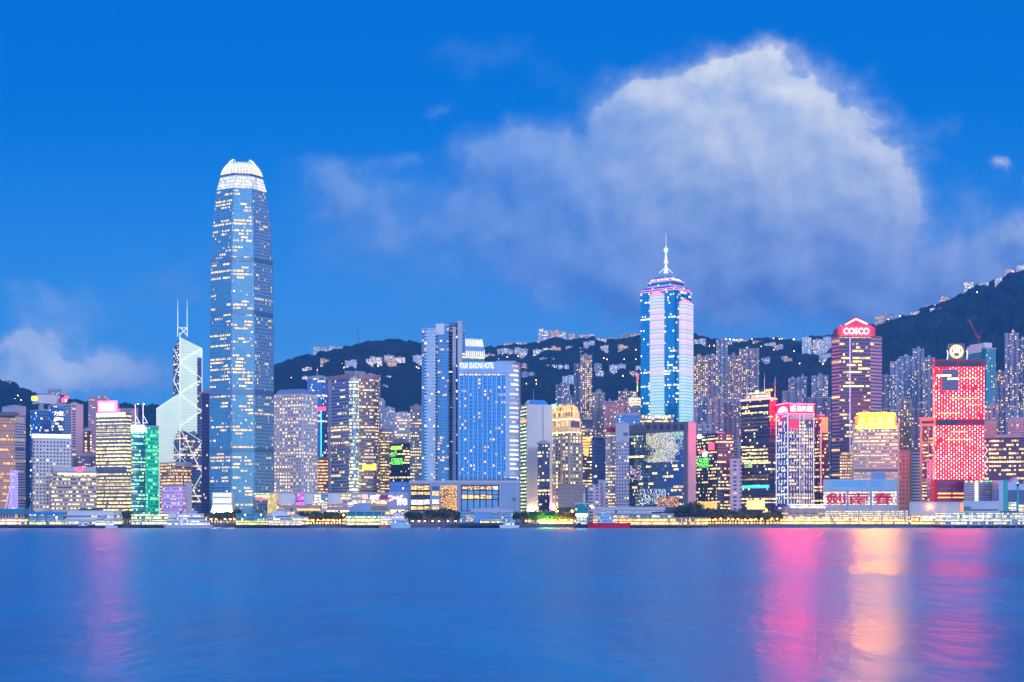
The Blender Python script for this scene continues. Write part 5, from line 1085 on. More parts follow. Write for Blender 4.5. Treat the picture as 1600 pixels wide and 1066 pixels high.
def lantern():
    Y = 1500; pl = plan3(1458, 1461, 1538, Y, .22); root = start('tower', 'crimson twin block tower covered in white dashes of light', pl, 'tower'); f = Face(pl[1], pl[2]); z = PZ(562, Y)
    sides(root, 'core', scaled(pl, .97), Z0, z - 4, M['red_metal'])
    for (y0, y1) in ((574, 655), (665, 749.5)):
        mb = MB(); mb.prism(pl, PZ(y1, Y), PZ(y0, Y), 0, True, 1, bottom=True); mb.build('lit_block', [F_['shuntak'], M['roof']], root)
    mb = MB(); mb.prism(offset(pl, .3), PZ(574, Y) + .02, z, 0, True, bottom=True); mb.build('top_frame', M['red_metal'], root); strip(root, f, 1462, 1495, 565, 572, M['dark_metal'], 'frame_opening', .6); strip(root, f, 1499, 1533, 565, 572, M['dark_metal'], 'frame_opening', .6)
    strip(root, f, 1466, 1496, 656.5, 664, M['dark_metal'], 'transfer_gap', .2, -1.5)
    strip(root, f, 1471, 1498, 577, 611, fac('screen_mesh', (.20, .16, .24), (.24, .2, .28), 2.1, 1.6, .7, .6, (0, 0, 0), 2, metal=.3), 'dark_screen', .7)
    strip(root, f, 1463, 1486, 585.5, 588.5, M['e_warm'], 'lit_floor', .9); strip(root, f, 1480, 1498, 590.5, 593.5, M['e_warm'], 'lit_floor', .9)
    for (a_, b_, y) in ((1484, 1530, 622), (1500, 1528, 590), (1512, 1532, 632), (1486, 1512, 674), (1464, 1500, 645), (1478, 1520, 686)):
        strip(root, f, a_, b_, y, y + 1.6, M['e_amber'], 'lit_floor', .5)
    mb = MB(); f.px(mb, 1461, 1506, 750, 783, -20, .3); mb.build('lower_storeys', M['red_metal'], root)
    for (y0, y1) in ((752, 755), (762, 766), (770, 772.5), (776.5, 778.5)): strip(root, f, 1465, 1486, y0, y1, M['glass_dark'] if y0 < 768 else M['e_amber'], 'window', .6); strip(root, f, 1488.5, 1506, y0, y1, M['glass_dark'] if y0 < 768 else M['e_amber'], 'window', .6)
    # rooftop ring emblem
    xu = f.u(1495.5); zc = f.z(549, xu); mb = MB(); n = 24; R_ = 6.1
    mb2 = MB(); f.box(mb2, xu - 8.5, xu + 8.5, z, z + 17, -5, -3); bd = mb2.build('emblem_board', M['concrete_dark'], root)
    for k in range(n):
        a_, b_ = 2 * math.pi * k / n, 2 * math.pi * (k + 1) / n
        mb.tube(f.pt(xu + R_ * math.cos(a_), zc + R_ * math.sin(a_), -2.4), f.pt(xu + R_ * math.cos(b_), zc + R_ * math.sin(b_), -2.4), .95, 5)
    mb.build('neon_ring', emis('ring_neon', (1, .55, .15), 4), bd)
    mb = MB()
    for (a_, c_), (b_, d_) in (((-3.4, -3), (-2.2, 2.2)), ((-2.2, 2.2), (0, -1)), ((0, -1), (2.2, 2.2)), ((2.2, 2.2), (3.4, -3)), ((-3, 3), (3, 3))): mb.tube(f.pt(xu + a_, zc + c_, -2.4), f.pt(xu + b_, zc + d_, -2.4), .8, 5)
    mb.build('neon_letter', M['e_white'], bd)
    for q in (1481, 1511.5): u = f.u(q); mb = MB(); mb.tube(f.pt(u, z, -3), f.pt(u + .8, z + 6, -3), .5, 6); mb.tube(f.pt(u + .8, z + 6, -3), f.pt(u, z + 10, -3), .5, 6); mb.build('blue_horn', emis('blue_horn_light', (.35, .45, 1), 3) if q == 1481 else bpy.data.materials['blue_horn_light'], root)
lantern()
t, pl, z = tower('apartment_tower', 'teal tiled tower topped with a pale attic behind the crimson tower', plan3(1509, 1541, 1556, 1750, .7), 545, 1750, F_['tealapt'], 'apartment tower', plant=0); 
mb = MB(); mb.prism(scaled(pl, .75), z, z + 8); mb.build('attic', M['white'], t); strip(t, Face(pl[0], pl[1]), 1511, 1534, 541, 552, M['white'], 'pale_front', .6); strip(t, Face(pl[0], pl[1]), 1534, 1540, 545, 690, plain('teal_tile', (.0, .26, .28), .5), 'tile_band', .6)
def crane():
    Y = 1760; c = (PX(1529, Y), Y + 12); root = empty('tower_crane', (c[0], c[1], PZ(537, Y)), 'rust coloured luffing crane on top of the teal tower', 'crane'); P = lambda x, y: (PX(x, c[1]), c[1], PZ(y, c[1]))
    mb = MB(); mb.tube(P(1529, 536), P(1529, 526), .8, 6); mb.tube(P(1526, 528), P(1533, 526), 1.0, 6); mb.build('cab', plain('rust_paint', (.30, .10, .07), .6), root)
    mb = MB()
    for d in (-.7, .7): mb.tube((P(1528, 528)[0] + d, c[1], P(1528, 528)[2]), (P(1514, 499)[0] + d, c[1], P(1514, 499)[2]), .3, 5)
    for k in range(8):
        t0, t1 = k / 8, (k + 1) / 8; A_, B_ = Vector(P(1528, 528)), Vector(P(1514, 499)); p_, q_ = A_.lerp(B_, t0), A_.lerp(B_, t1); mb.tube((p_.x - .7, p_.y, p_.z), (q_.x + .7, q_.y, q_.z), .2, 4)
    mb.build('jib', bpy.data.materials['rust_paint'], root); mb = MB(); mb.tube(P(1529, 527), P(1533, 519), .4, 5); mb.build('apex_strut', bpy.data.materials['rust_paint'], root)
crane()
RA = [(1374, 1394, 588, 2000, 'aptdark', 'dim blue flats at the left foot of the mountain right of the neon gable tower'), (1391, 1412, 566, 2120, 'aptblue', 'stepped bluish flats climbing towards the mountain'), (1405, 1430, 558, 2180, 'aptblue', 'broad pale flats below the dark mountainside'), (1426, 1444, 546, 2200, 'aptblue', 'tall narrow flats with raised core left of the ring emblem'),
      (1442, 1461, 560, 2120, 'aptgrey', 'lilac flats right next to the crimson tower edge'), (1374, 1392, 640, 1800, 'aptdark', 'dim flats just behind the beige banded office'), (1403, 1425, 626, 1820, 'aptwarm', 'flats with a crowded pattern of warm windows above the square window tower'), (1424, 1446, 640, 1780, 'aptdark', 'dark violet flats behind the slender beige tower'),
      (1554, 1572, 582, 1950, 'aptwarm', 'flats with a bright stairwell column right of the teal tower'), (1570, 1592, 522, 1900, 'aptgrey', 'tall ribbed lilac tower near the right edge'), (1588, 1606, 532, 2000, 'aptdark', 'dark windowed flats at the extreme right edge'), (1556, 1574, 606, 1800, 'aptgrey', 'middle height lilac flats with rows of windows right of the crimson tower'),
      (1538, 1560, 634, 1680, 'aptgrey', 'low lilac flats above the dark office with scattered lights'), (1572, 1604, 642, 1720, 'aptblue', 'pale flats in front of the tall ribbed tower')]
for p0, p1, py, Y, m_, lb in RA: apt('apartment_tower', lb, p0, p1, py, Y, F_[m_], 3)
t, pl, z = tower('office_block', 'wide dark office with scattered bright windows at the right edge', plan2(1537, 1612, 1590, 30), 686, 1590, fac('dark_scatter', (.10, .09, .14), (.07, .08, .13), 3.6, 4.6, .8, .5, (.2, .16, .06), 3, CREAM, WARM, 1.5, .4), 'office building', wallmat=M['dark_metal'])
f = Face(pl[0], pl[1]); mb = MB(); zz_ = [(1538, 698), (1543.5, 704), (1538, 711), (1543.5, 718), (1538, 725), (1543.5, 732), (1539, 739), (1543, 742)]
for (a_, b_), (c_, d_) in zip(zz_, zz_[1:]): ua, uc = f.u(a_), f.u(c_); mb.tube(f.pt(ua, f.z(b_, ua), .6), f.pt(uc, f.z(d_, uc), .6), .55, 5)
mb.build('zigzag_light', M['e_line'], t)
tower('office_block', 'pinkish office block topped by a red sign light near the right edge', plan2(1575, 1604, 1660, 24), 656, 1660, F_['aptpink'], 'office building', plant=1)
tower('office_block', 'rose blank block just right of the crimson tower', plan2(1540, 1557, 1640, 18), 660, 1640, M['pink'], 'building', plant=0)
# ============================================================ HILLSIDE
HM = [fac('hill_flats_lit', (.62, .62, .66), (.12, .16, .24), 3.0, 3.2, .55, .55, (.42, .1, 0), 2, CREAM, WHT, 1.5), fac('hill_flats_pale', (.66, .70, .76), (.16, .24, .36), 3.2, 3.2, .5, .5, (.16, .04, 0), 2, CREAM, WHT, 1.3),
      fac('hill_flats_warm', (.60, .48, .42), (.14, .12, .14), 3.0, 3.2, .55, .5, (.5, .1, 0), 2, WARM, ORG, 1.5), fac('hill_flats_dim', (.36, .40, .50), (.08, .12, .2), 3.0, 3.2, .5, .5, (.08, .02, 0), 2, WARM, CREAM, 1.2)]
HOUSES = [(841, 858, 514, 531, 0, 'tall flats at the left end of the bright cluster on the ridge top'), (860, 873, 516, 532, 2, 'middle flats of the bright cluster on the ridge top'), (873.5, 884, 519, 532, 0, 'right hand shorter flats of the bright cluster on the ridge top'),
 (838, 866, 531.5, 536, 0, 'long bright low block just below the ridge top cluster'), (889, 898, 522, 529, 2, 'small warm house on the ridge right of the bright cluster'), (905, 917, 524, 530, 2, 'warm lit low block where the ridge dips'), (918, 929, 523, 530, 0, 'pale low block beside the warm one where the ridge dips'),
 (930, 948, 529, 535, 0, 'string of lit terraces left of the spire tower'), (949, 966, 528, 534, 2, 'second string of lit terraces nearer the spire tower'), (969, 984, 523, 531, 3, 'bluish block on the ridge near the spire tower'), (984, 1000, 522, 531, 2, 'warm windowed block touching the spire tower on the ridge'),
 (784, 803, 545, 556, 1, 'pale block of flats on the slope right of the hotel top'), (804, 826, 544, 555, 1, 'second pale block on the slope right of the hotel top'), (786, 800, 536, 543, 1, 'upper row of pale terraces above the hotel'), (806, 824, 535, 542, 1, 'upper terraces with thin towers right of the hotel'),
 (833, 847, 547, 557, 0, 'lit block below the long bright low block'), (848, 863, 545, 556, 0, 'bright windowed block below the long bright low block'), (843, 867, 560, 566, 1, 'low pale terrace in the middle of the dark slope'), (853, 860, 571, 580, 1, 'first of four small pale houses in a row on the slope'),
 (862, 870, 571, 580, 0, 'second small house in the row, brightly lit'), (872, 879, 571, 580, 1, 'third small pale house in the row'), (881, 889, 571, 580, 1, 'rightmost small pale house in the row'), (884, 909, 542, 551, 1, 'long pale block on the slope below the ridge dip'), (906, 912, 549, 556, 2, 'little warm lit house at the end of the long pale block'),
 (952, 964, 571, 585, 1, 'left half of a pale twin block alone on the slope'), (965, 978, 570, 585, 1, 'right half of a pale twin block alone on the slope'), (928, 940, 569, 582, 3, 'dim block behind the tallest slim residential tower'), (993, 1003, 573, 584, 0, 'small bright block at the left foot of the spire tower'),
 (757, 773, 554, 563, 2, 'rosy houses right of the claw topped tower'), (815, 823, 569, 580, 2, 'tiny red lit house right of the hotel'), (815, 836, 582, 592, 3, 'dim terrace right of the hotel'), (490, 512, 542, 549, 1, 'left stretch of white terraces along the left ridge'), (514, 538, 541, 548, 1, 'right stretch of white terraces along the left ridge'),
 (578, 598, 558, 570, 0, 'brightly lit hillside block above the rose tower'), (600, 616, 556, 568, 0, 'middle lit hillside block above the rose tower'), (617, 633, 559, 570, 0, 'right lit hillside block above the rose tower'), (645, 660, 556, 571, 1, 'pale block just left of the residence slabs'), (472, 500, 589, 596, 0, 'lit white terrace behind the porthole tower'),
 (586, 612, 588, 593, 0, 'thin lit terrace on the slope right of the rose tower'), (596, 606, 603, 609, 2, 'small warm house below the thin lit terrace'), (-4, 17, 596, 604, 2, 'warm lit house on the left edge hill'), (1368, 1382, 494, 501, 2, 'warm lit house on the ridge right of the gabled neon crown'), (1384, 1397, 490, 499, 3, 'dim towered house on the mountain ridge'),
 (1446, 1462, 476, 482, 0, 'curved lit house halfway up the mountain ridge'), (1453, 1476, 482, 488, 0, 'white lit terrace just below the curved house'), (1467, 1474, 469, 474, 0, 'little bright house above the white lit terrace'), (1506, 1521, 441, 452, 0, 'square lit house standing out on the upper ridge'), (1523, 1534, 444, 450, 3, 'dim house beside the square lit house'),
 (1570, 1581, 421, 430, 2, 'amber lit house near the mountain top'), (1588, 1600, 415, 422, 0, 'bright house at the top right corner of the ridge'), (1253, 1268, 528, 556, 1, 'blue white flats left of the neon gable tower'), (1270, 1287, 531, 556, 0, 'fully lit flats left of the neon gable tower'), (1286, 1300, 527, 550, 1, 'pale flats touching the neon gable tower'),
 (1090, 1104, 524, 531, 3, 'dim house on the ridge right of the spire tower'), (1176, 1196, 533, 539, 2, 'warm terrace on the ridge above the twin fronted flats'), (1212, 1226, 546, 552, 2, 'orange lit house on the slope left of the blue white flats')]
def houses():
    for i, (p0, p1, yt, yb, k, lb) in enumerate(HOUSES):
        x, y = hill_hit((p0 + p1) / 2, yb); q = plan2(p0, p1, y, 16); zt = PZ(yt, y); zb = min(PZ(yb, y), ground_h(x, y)) - 14
        r_ = empty('hillside_house', (x, y, max(GZ, zb + 14)), lb, 'house' if p1 - p0 < 14 else 'apartment block'); f = Face(q[0], q[1]); w = f.len; mb = MB()
        n = max(1, int(w / 11)); hs = []
        for j in range(n):
            h = zt - (0 if j % 2 == 0 else (zt - PZ(yb, y)) * random.uniform(.05, .22)); f.box(mb, w * j / n, w * (j + 1) / n - (1.2 if n > 1 else 0), zb, h, -14 + (j % 2) * 1.3, (j % 2) * 1.3); hs.append(h)
        mb.build('wall', HM[k], r_); mb = MB()
        for j in range(n): f.box(mb, w * j / n - .4, w * (j + 1) / n - (.8 if n > 1 else -.4), hs[j] + .02, hs[j] + .9, -14.4 + (j % 2) * 1.3, .5 + (j % 2) * 1.3); f.box(mb, w * (j + .3) / n, w * (j + .6) / n, hs[j] + .8, hs[j] + 3, -9, -4)
        mb.build('roof', M['concrete'], r_)
houses()
def hill_lamps():
    mb = MB(); mb.tube((0, 0, -9), (0, 0, 4), .25, 5); src = empty('hill_lamp', (0, 0, 0), 'orange lamp on a pole glowing among trees on the dark hillside', 'street lamp', 'lamps on the hillside')
    pole = mb.build('pole', M['dark_metal'], src); mb = MB(); mb.lathe([(0, 3.2), (.62, 4.3), (0, 5.4)], (0, 0), 7); head = mb.build('lamp_head', emis('hill_lamp_light', (1, .42, .1), 45, False), src)
    pts = [(441, 573), (452, 571), (462, 577), (474, 568), (489, 573), (504, 566), (618, 596), (600, 585), (545, 580), (948, 562), (975, 562), (993, 562), (1108, 541), (1185, 545), (1208, 540), (1221, 543), (1240, 549), (1195, 538), (1165, 543), (1290, 565), (1442, 491), (1472, 487), (1533, 480), (1584, 453), (1405, 496), (905, 588), (1005, 560), (838, 600), (1216, 570), (28, 631), (560, 555)]
    rl = random.Random(11)
    for (xa, ya, xb, yb, n) in ((436, 590, 655, 566, 20), (470, 610, 650, 600, 10), (765, 560, 1000, 545, 22), (770, 605, 1000, 590, 14), (1085, 538, 1300, 548, 20), (1130, 534, 1255, 541, 34), (1180, 575, 1300, 560, 10), (1385, 510, 1590, 430, 7), (0, 612, 48, 622, 5), (130, 634, 250, 634, 8)):
        for k in range(n): t_ = rl.random(); pts.append((xa + (xb - xa) * t_, ya + (yb - ya) * t_ + rl.gauss(0, 5)))
    for i, (px, py) in enumerate(pts):
        x, y = hill_hit(px, py); o = src if i == 0 else src.copy(); o.location = (x, y - 6, PZ(py, y - 6) - 4 if y < YR else ground_h(x, YR) + 3)
        if i:
            COL.objects.link(o)
            for ch in (pole, head): c_ = ch.copy(); c_.parent = o; COL.objects.link(c_)
hill_lamps()
def cottages():
    rl = random.Random(23); protos = []
    for v in range(3):
        r_ = empty('hillside_cottage', (0, 0, 0), 'small pale house half hidden among trees on the dark hillside', 'house', 'small houses scattered on the hillside'); w = (7, 9, 11)[v]; mb = MB()
        mb.box(-w, -w * .1, -6, 6, -14, (6, 8, 5)[v]); mb.box(w * .0, w, -5, 7, -14, (8, 5, 7)[v]); a_ = mb.build('wall', HM[(0, 2, 1)[v]], r_); mb = MB(); mb.box(-w - .5, -w * .1 + .02, -6.5, 6.5, (6, 8, 5)[v] + .02, (6, 8, 5)[v] + .8); mb.box(-.3, w + .5, -5.5, 7.5, (8, 5, 7)[v] + .02, (8, 5, 7)[v] + .8); protos.append((r_, a_, mb.build('roof', M['concrete'], r_)))
    n = 0
    for (xa, ya, xb, yb, k_) in [(a_, b_, c_, d_, (e_ + 1) // 2) for a_, b_, c_, d_, e_ in ((440, 580, 655, 562, 9), (765, 552, 1000, 545, 12), (860, 596, 1000, 588, 5), (1090, 540, 1298, 546, 14), (1190, 572, 1300, 562, 5), (1390, 506, 1585, 436, 7))]:
        for q in range(k_):
            t_ = (q + rl.random()) / k_; px, py = xa + (xb - xa) * t_, ya + (yb - ya) * t_ + rl.gauss(0, 4); x, y = hill_hit(px, py)
            if y > YR: continue
            src = protos[n % 3]; o = src[0]
            if n >= 3:
                o = src[0].copy(); COL.objects.link(o)
                for ch in src[1:]: c_ = ch.copy(); c_.parent = o; COL.objects.link(c_)
            o.location = (x, y - 4, ground_h(x, y) + 4); o.rotation_euler = (0, 0, rl.uniform(-.5, .5)); n += 1
cottages()
t = empty('radio_mast', (PX(559.5, YR), YR, PZ(540, YR)), 'thin radio mast standing alone on the left ridge', 'mast'); mast(t, PX(559.5, YR), YR, PZ(545, YR), PZ(508, YR), 1.0, M['concrete_dark'], 'pole')
mb = MB(); mb.tube((PX(558, YR), YR, PZ(520, YR)), (PX(561, YR), YR, PZ(520, YR)), .8, 5); mb.build('cross_arm', M['concrete_dark'], t)

# ============================================================ WATERFRONT
# ---- trees
def make_trees():
    leaf = []
    for nm, c0, c1 in (('broad_leaves', (.03, .08, .03), (.09, .17, .05)), ('dark_leaves', (.02, .06, .035), (.06, .13, .06))):
        m_, b, out = newmat(nm); pr = b.n('ShaderNodeBsdfPrincipled'); tc = b.n('ShaderNodeTexCoord'); oi = b.n('ShaderNodeObjectInfo')
        n = b.noise(tc.outputs['Object'], .9, 3, .6); b.put(pr.inputs['Base Color'], b.mix(b.m('ADD', b.m('MULTIPLY', n, .8), b.m('MULTIPLY', oi.outputs['Random'], .25)), (*c0, 1), (*c1, 1))); pr.inputs['Roughness'].default_value = .6
        b.L.new(pr.outputs[0], out.inputs[0]); leaf.append(m_)
    bark = plain('bark', (.08, .06, .045), .9); protos = []
    rng = random.Random(3)
    for v in range(5):
        tr = MB(); tr.tube((0, 0, -.6), (.2, 0, 3.0), .36, 7, .26); cr = MB(); H = 8.6
        lobes = [(rng.uniform(-3.2, 3.2), rng.uniform(-2.5, 2.5), rng.uniform(4.4, 7.2), rng.uniform(1.3, 2.3)) for _ in range(8)]
        for (x, y, z, r_) in lobes[:6]: tr.tube((.2, 0, 2.7), (x * .8, y * .8, z), .17, 5, .05)
        for (x, y, z, r_) in lobes:
            for k in range(62):
                d = Vector((rng.gauss(0, 1), rng.gauss(0, 1), rng.gauss(0, .75))).normalized() * r_ * rng.uniform(.45, 1.08); p = Vector((x, y, z)) + d
                e1 = Vector((rng.gauss(0, 1), rng.gauss(0, 1), rng.gauss(0, 1))).normalized(); e2 = e1.cross(Vector((rng.gauss(0, 1), rng.gauss(0, 1), rng.gauss(0, 1)))).normalized(); s_ = rng.uniform(.35, .7)
                cr.face([p + e1 * s_, p + e2 * s_ * .6, p - e1 * s_, p - e2 * s_ * .6])
        protos.append((tr, cr, leaf[v % 2], bark))
    kinds = {}
    def tree(x, y, h, v, label, group, rot):
        if v not in kinds:
            tr, cr, lm, bk = protos[v]; r_ = empty('tree', (0, 0, 0), label, 'tree', group); kinds[v] = (r_, tr.build('trunk', bk, r_), cr.build('crown', lm, r_)); o = r_
        else:
            o = kinds[v][0].copy(); COL.objects.link(o)
            for ch in kinds[v][1:]: c_ = ch.copy(); c_.parent = o; COL.objects.link(c_)
        o['label'] = label; o['group'] = group; o.location = (x, y, GZ); s_ = h / 8.6; o.scale = (s_ * rng.uniform(.95, 1.3), s_ * rng.uniform(.95, 1.2), s_); o.rotation_euler = (0, 0, rot)
    runs = [(333, 380, 4.6, 798, 'dark round tree in the row at the foot of the tallest tower', 'trees at the foot of the tallest tower'), (478, 538, 4.4, 800, 'dark tree over orange lights left of the blue roofed pier', 'trees left of the blue roofed pier'), (640, 720, 4.6, 798, 'dense dark waterfront tree in front of the orange lattice screen', 'trees in front of the hotel podium'),
            (808, 862, 5.2, 797, 'tree lit from below beside the blank white slab', 'trees beside the blank white slab'), (862, 898, 5.0, 797, 'big dark waterfront tree in front of the brown block', 'trees in front of the brown block'), (1058, 1094, 5, 788, 'tree behind the lilac roofed ferry hall', 'trees behind the ferry hall'),
            (1090, 1196, 4.6, 797, 'dark promenade tree above a row of orange lamps', 'promenade trees above orange lamps'), (1196, 1228, 5, 799, 'sparse promenade tree lit amber beside the flyover', 'amber lit trees by the flyover'), (180, 204, 5.5, 799, 'dark tree between the white terminal and the yellow lit pier', 'trees left of the yellow lit pier')]
    for a_, b_, st, top, lb, gp in runs:
        x = a_
        while x < b_:
            Y = rng.uniform(1450, 1466) if top > 790 else 1485; h = (PZ(top, Y) - GZ) * rng.uniform(.7, 1.2)
            tree(PX(x, Y), Y, h, rng.randrange(5), lb, gp, rng.uniform(0, 6.28)); x += st * rng.uniform(.8, 1.25)
make_trees()
# ---- lamps
def lamps():
    kinds = {}
    def lamp(kind, px, h, label, group, Y=1445.5):
        if kind not in kinds:
            src = empty('street_lamp', (0, 0, 0), label, 'street lamp', group); mb = MB(); mb.tube((0, 0, -.5), (0, 0, 8), .13, 5, .09); mb.tube((0, 0, 7.9), (0, -1.0, 8.1), .08, 5); p_ = mb.build('pole', M['dark_metal'], src)
            mb = MB(); r_ = .75; mb.lathe([(0, 7.4), (r_, 8.0), (r_, 8.4), (0, 9.0)], (0, -1.0), 8); kinds[kind] = (src, p_, mb.build('lamp_head', M['e_orange'] if kind == 'o' else M['e_lime'] if kind == 'g' else M['e_lampw'], src)); o = src
        else:
            o = kinds[kind][0].copy(); COL.objects.link(o)
            for ch in kinds[kind][1:]: c_ = ch.copy(); c_.parent = o; COL.objects.link(c_)
        o['label'] = label; o['group'] = group; o.location = (PX(px, Y), Y, GZ); o.scale = (1, 1, h / 8)
    for px in (481, 489, 497, 506, 514, 522, 531): lamp('o', px, 3.6 + (px % 3) * .4, 'orange promenade lamp under the trees left of the blue roofed pier', 'lamps left of the blue roofed pier')
    lamp('o', 537, 9, 'tall orange lamp at the left end of the blue roofed pier', None)
    for px in (645, 655, 664, 676, 686, 700, 712): lamp('o', px, 3.0, 'low orange lamp along the seawall below the hotel podium', 'lamps below the hotel podium')
    for px in (842, 847, 853, 858, 863): lamp('g', px, 3.4, 'lime green low lamp along the seawall below the blank white slab', 'lamps below the blank white slab')
    for px in (868, 876, 884, 893): lamp('o', px, 4.0, 'orange lamp behind the dark tree in front of the brown block', 'lamps in front of the brown block')
    lamp('o', 894, 13, 'tall orange lamp left of the teal glass ferry pavilion', None); lamp('w', 925, 17, 'tall white lamp beside the lilac ferry hall roof', None)
    for px in (1108, 1117, 1126, 1138, 1145, 1153, 1164, 1172, 1181, 1190, 1206, 1214): lamp('o', px, 4.6 + (px % 4) * .4, 'orange promenade lamp in the long row under dark trees', 'lamps under the long row of trees')
    lamp('o', 1197, 14, 'tall amber lamp rising above the right end of the tree row', None); lamp('o', 1454, 17, 'single bright orange lamp in front of the lilac hall with a round window', None, 1444)
    for px in (322, 330, 338, 352, 360, 366): lamp('o' if px != 352 else 'w', px, 5, 'orange lamp at the foot of the tallest tower' if px != 352 else 'white lamp at the foot of the tallest tower', 'lamps at the foot of the tallest tower' if px != 352 else None)
    for px in (1236, 1250, 1264, 1278, 1292, 1306, 1322, 1338, 1352, 1368, 1384, 1400): lamp('w', px, 5, 'pale lamp along the quay of the crimson lettered building', 'lamps along the lettered building')
M['e_lime'] = emis('lime_lamp_light', (.42, 1, .03), 220)
M['e_lampw'] = emis("pale_lamp_light", (1, .8, .45), 30)
lamps()
# ---- piers
PG = fac('pier_glazing_green', (.35, .42, .40), (.12, .22, .20), 2.2, 3.2, .8, .75, (.7, .3, .2), 3, (.75, 1, .25), CREAM, 1.45, .3)
PW = fac('pier_glazing_warm', (.55, .48, .40), (.2, .18, .15), 2.6, 3.4, .76, .7, (.85, .3, .3), 3, WARM, CREAM, 2.0, .2)
PP = fac('pier_glazing_pale', (.60, .62, .60), (.2, .25, .25), 3.0, 3.4, .8, .7, (.8, .3, .3), 3, CREAM, (.85, 1, .6), 1.2, .2)
PB = fac('pier_glazing_blue', (.35, .50, .60), (.08, .26, .36), 2.6, 3.2, .8, .75, (.14, .1, 0), 3, CREAM, WHT, 1.2, .5)
PO = fac('market_glazing', (.55, .38, .22), (.3, .2, .12), 2.0, 3.4, .72, .74, (.9, .4, .4), 3, (1, .46, .06), (1, .66, .2), 2.4, .1)
DECK = plain('pier_deck', (.05, .05, .09), .8)
def pier(label, p0, p1, storeys, roof=None, rooftop=None, Y=1408, dep=34, cat='ferry pier', name='ferry_pier', deckz=2.9, posts=None):
    q = planpx([(p0, Y), (p1, Y), (p1, Y + dep), (p0, Y + dep)]); root = start(name, label, q, cat); f = Face(q[0], q[1]); mb = MB()
    f.box(mb, 0, f.len, 1.2, deckz, -dep, .6); mb.build('deck', DECK, root)
    n = max(3, int(f.len / 7)); mb = MB()
    for k in range(n + 1):
        u = .4 + (f.len - .8) * k / n
        for d in (-.4, -dep * .5): a_ = f.pt(u, -2, d); mb.tube(a_, (a_[0], a_[1], 1.25), .55, 6)
    mb.build('piles', DECK, root); z = deckz
    for k, (py, mat_, ins) in enumerate(storeys):
        zt = PZ(py, Y); mb = MB(); f.box(mb, ins, f.len - ins, z - .05, zt, -dep + 2, -1 - ins * .2); mb.build('storey', mat_, root)
        mb = MB(); f.box(mb, ins - .6, f.len - ins + .6, zt - .02, zt + .45, -dep + 1.4, -.2 - ins * .2); mb.build('floor_slab', roof if roof and k == len(storeys) - 1 else M['concrete'], root); z = zt + .4
        m2 = max(2, int((f.len - 2 * ins) / 8))
        for j in range(m2 + 1): u = ins + .3 + (f.len - 2 * ins - .6) * j / m2; mb = MB(); f.box(mb, u - .18, u + .18, (deckz if k == 0 else PZ(storeys[k - 1][0], Y)) + .4, zt - .03, -.9 - ins * .2, -.55 - ins * .2); mb.build('post', posts or M['white'], root)
    if rooftop:
        py, ins, mat_ = rooftop; q2 = [f.pt(0, 0, .4)[:2], f.pt(f.len, 0, .4)[:2], f.pt(f.len, 0, -dep)[:2], f.pt(0, 0, -dep)[:2]]; mb = MB(); mb.loft([(q2, z), (scaled(q2, ins), PZ(py, Y))], 0, True); mb.build('pitched_roof', mat_, root)
    return root, f, z
t, f, z = pier('colonial style pier with teal pitched roof and warm lit arcade at the left edge', -20, 38, [(812, PW, .5), (803.5, fac('arched_windows', (.55, .42, .40), (.12, .06, .08), 3.6, 5, .55, .8, (.2, .1, 0), 2, ORG, WARM, 1.2), .8)], None, (795, .88, M['roof_teal']))
t, f, z = pier('dark glass pier with low blue roof and green lights', 41, 102, [(814, PG, .5), (804, PB, 1.5)], None, (800, .9, M['roof_blue']), posts=M['dark_metal'])
t, f, z = pier('white ferry terminal building with a strip of dark windows', 102, 178, [(813, PP, .4), (806, fac('terminal_strip', (.72, .74, .78), (.06, .1, .18), 3.4, 4.6, .7, .5, (.1, .1, 0), 3, CREAM, WHT, 1.2), .4), (798.5, M['white'], 1.2)], M['white'])
mb = MB(); f.px(mb, 120, 150, 795, 799, -20, -6); mb.build('roof_deck_plants', bpy.data.materials['dark_leaves'], t)
t, f, z = pier('two storey pier glowing yellow green through its windows', 204, 257, [(813, PG, .4), (804, PG, .4)], M['lilac'])
t, f, z = pier('grey pavilion behind the white triple deck ferry', 257, 276, [(810, PP, .4), (802, M['white'], .4)], M['lilac'], Y=1425, dep=15)
t, f, z = pier('pier with teal upper windows and lime lit ground floor', 368, 416, [(814, fac('lime_storey', (.4, .4, .2), (.3, .3, .1), 3, 3, .8, .8, (.9, .4, .4), 3, (.9, 1, .12), (1, .9, .2), 1.3, .1), .4), (803, fac('teal_storey', (.08, .34, .38), (.04, .24, .30), 3.4, 6, .6, .6, (.3, .1, 0), 3, (.85, 1, .6), WHT, 1.3, .3), .4)], M['blue_panel'])
t, f, z = pier('long dark deck with warm arcade joining the white ferries', 440, 478, [(815, PW, .3), (808, PP, .6)], M['white'], Y=1416, dep=20)
t, f, z = pier('stepped blue roofed pier with flagpoles and yellow lit lower deck', 539, 600, [(815, fac('yellow_deck', (.5, .45, .2), (.3, .3, .1), 1.6, 3, .7, .8, (.9, .4, .4), 3, (1, .95, .2), CREAM, 1.45, .1), .3), (807, PG, .8), (800, M['roof_teal'], 2)], M['blue_panel'])
mb = MB(); f.px(mb, 552, 577, 787, 800, -16, -2); f.px(mb, 545, 560, 792, 800, -18, -3); mb.build('roof_block', M['blue_panel'], t)
for x in (553, 563, 577): mast(t, PX(x, 1412), 1412, z - 1, PZ(772, 1412), .22, M['white'], 'flagpole')
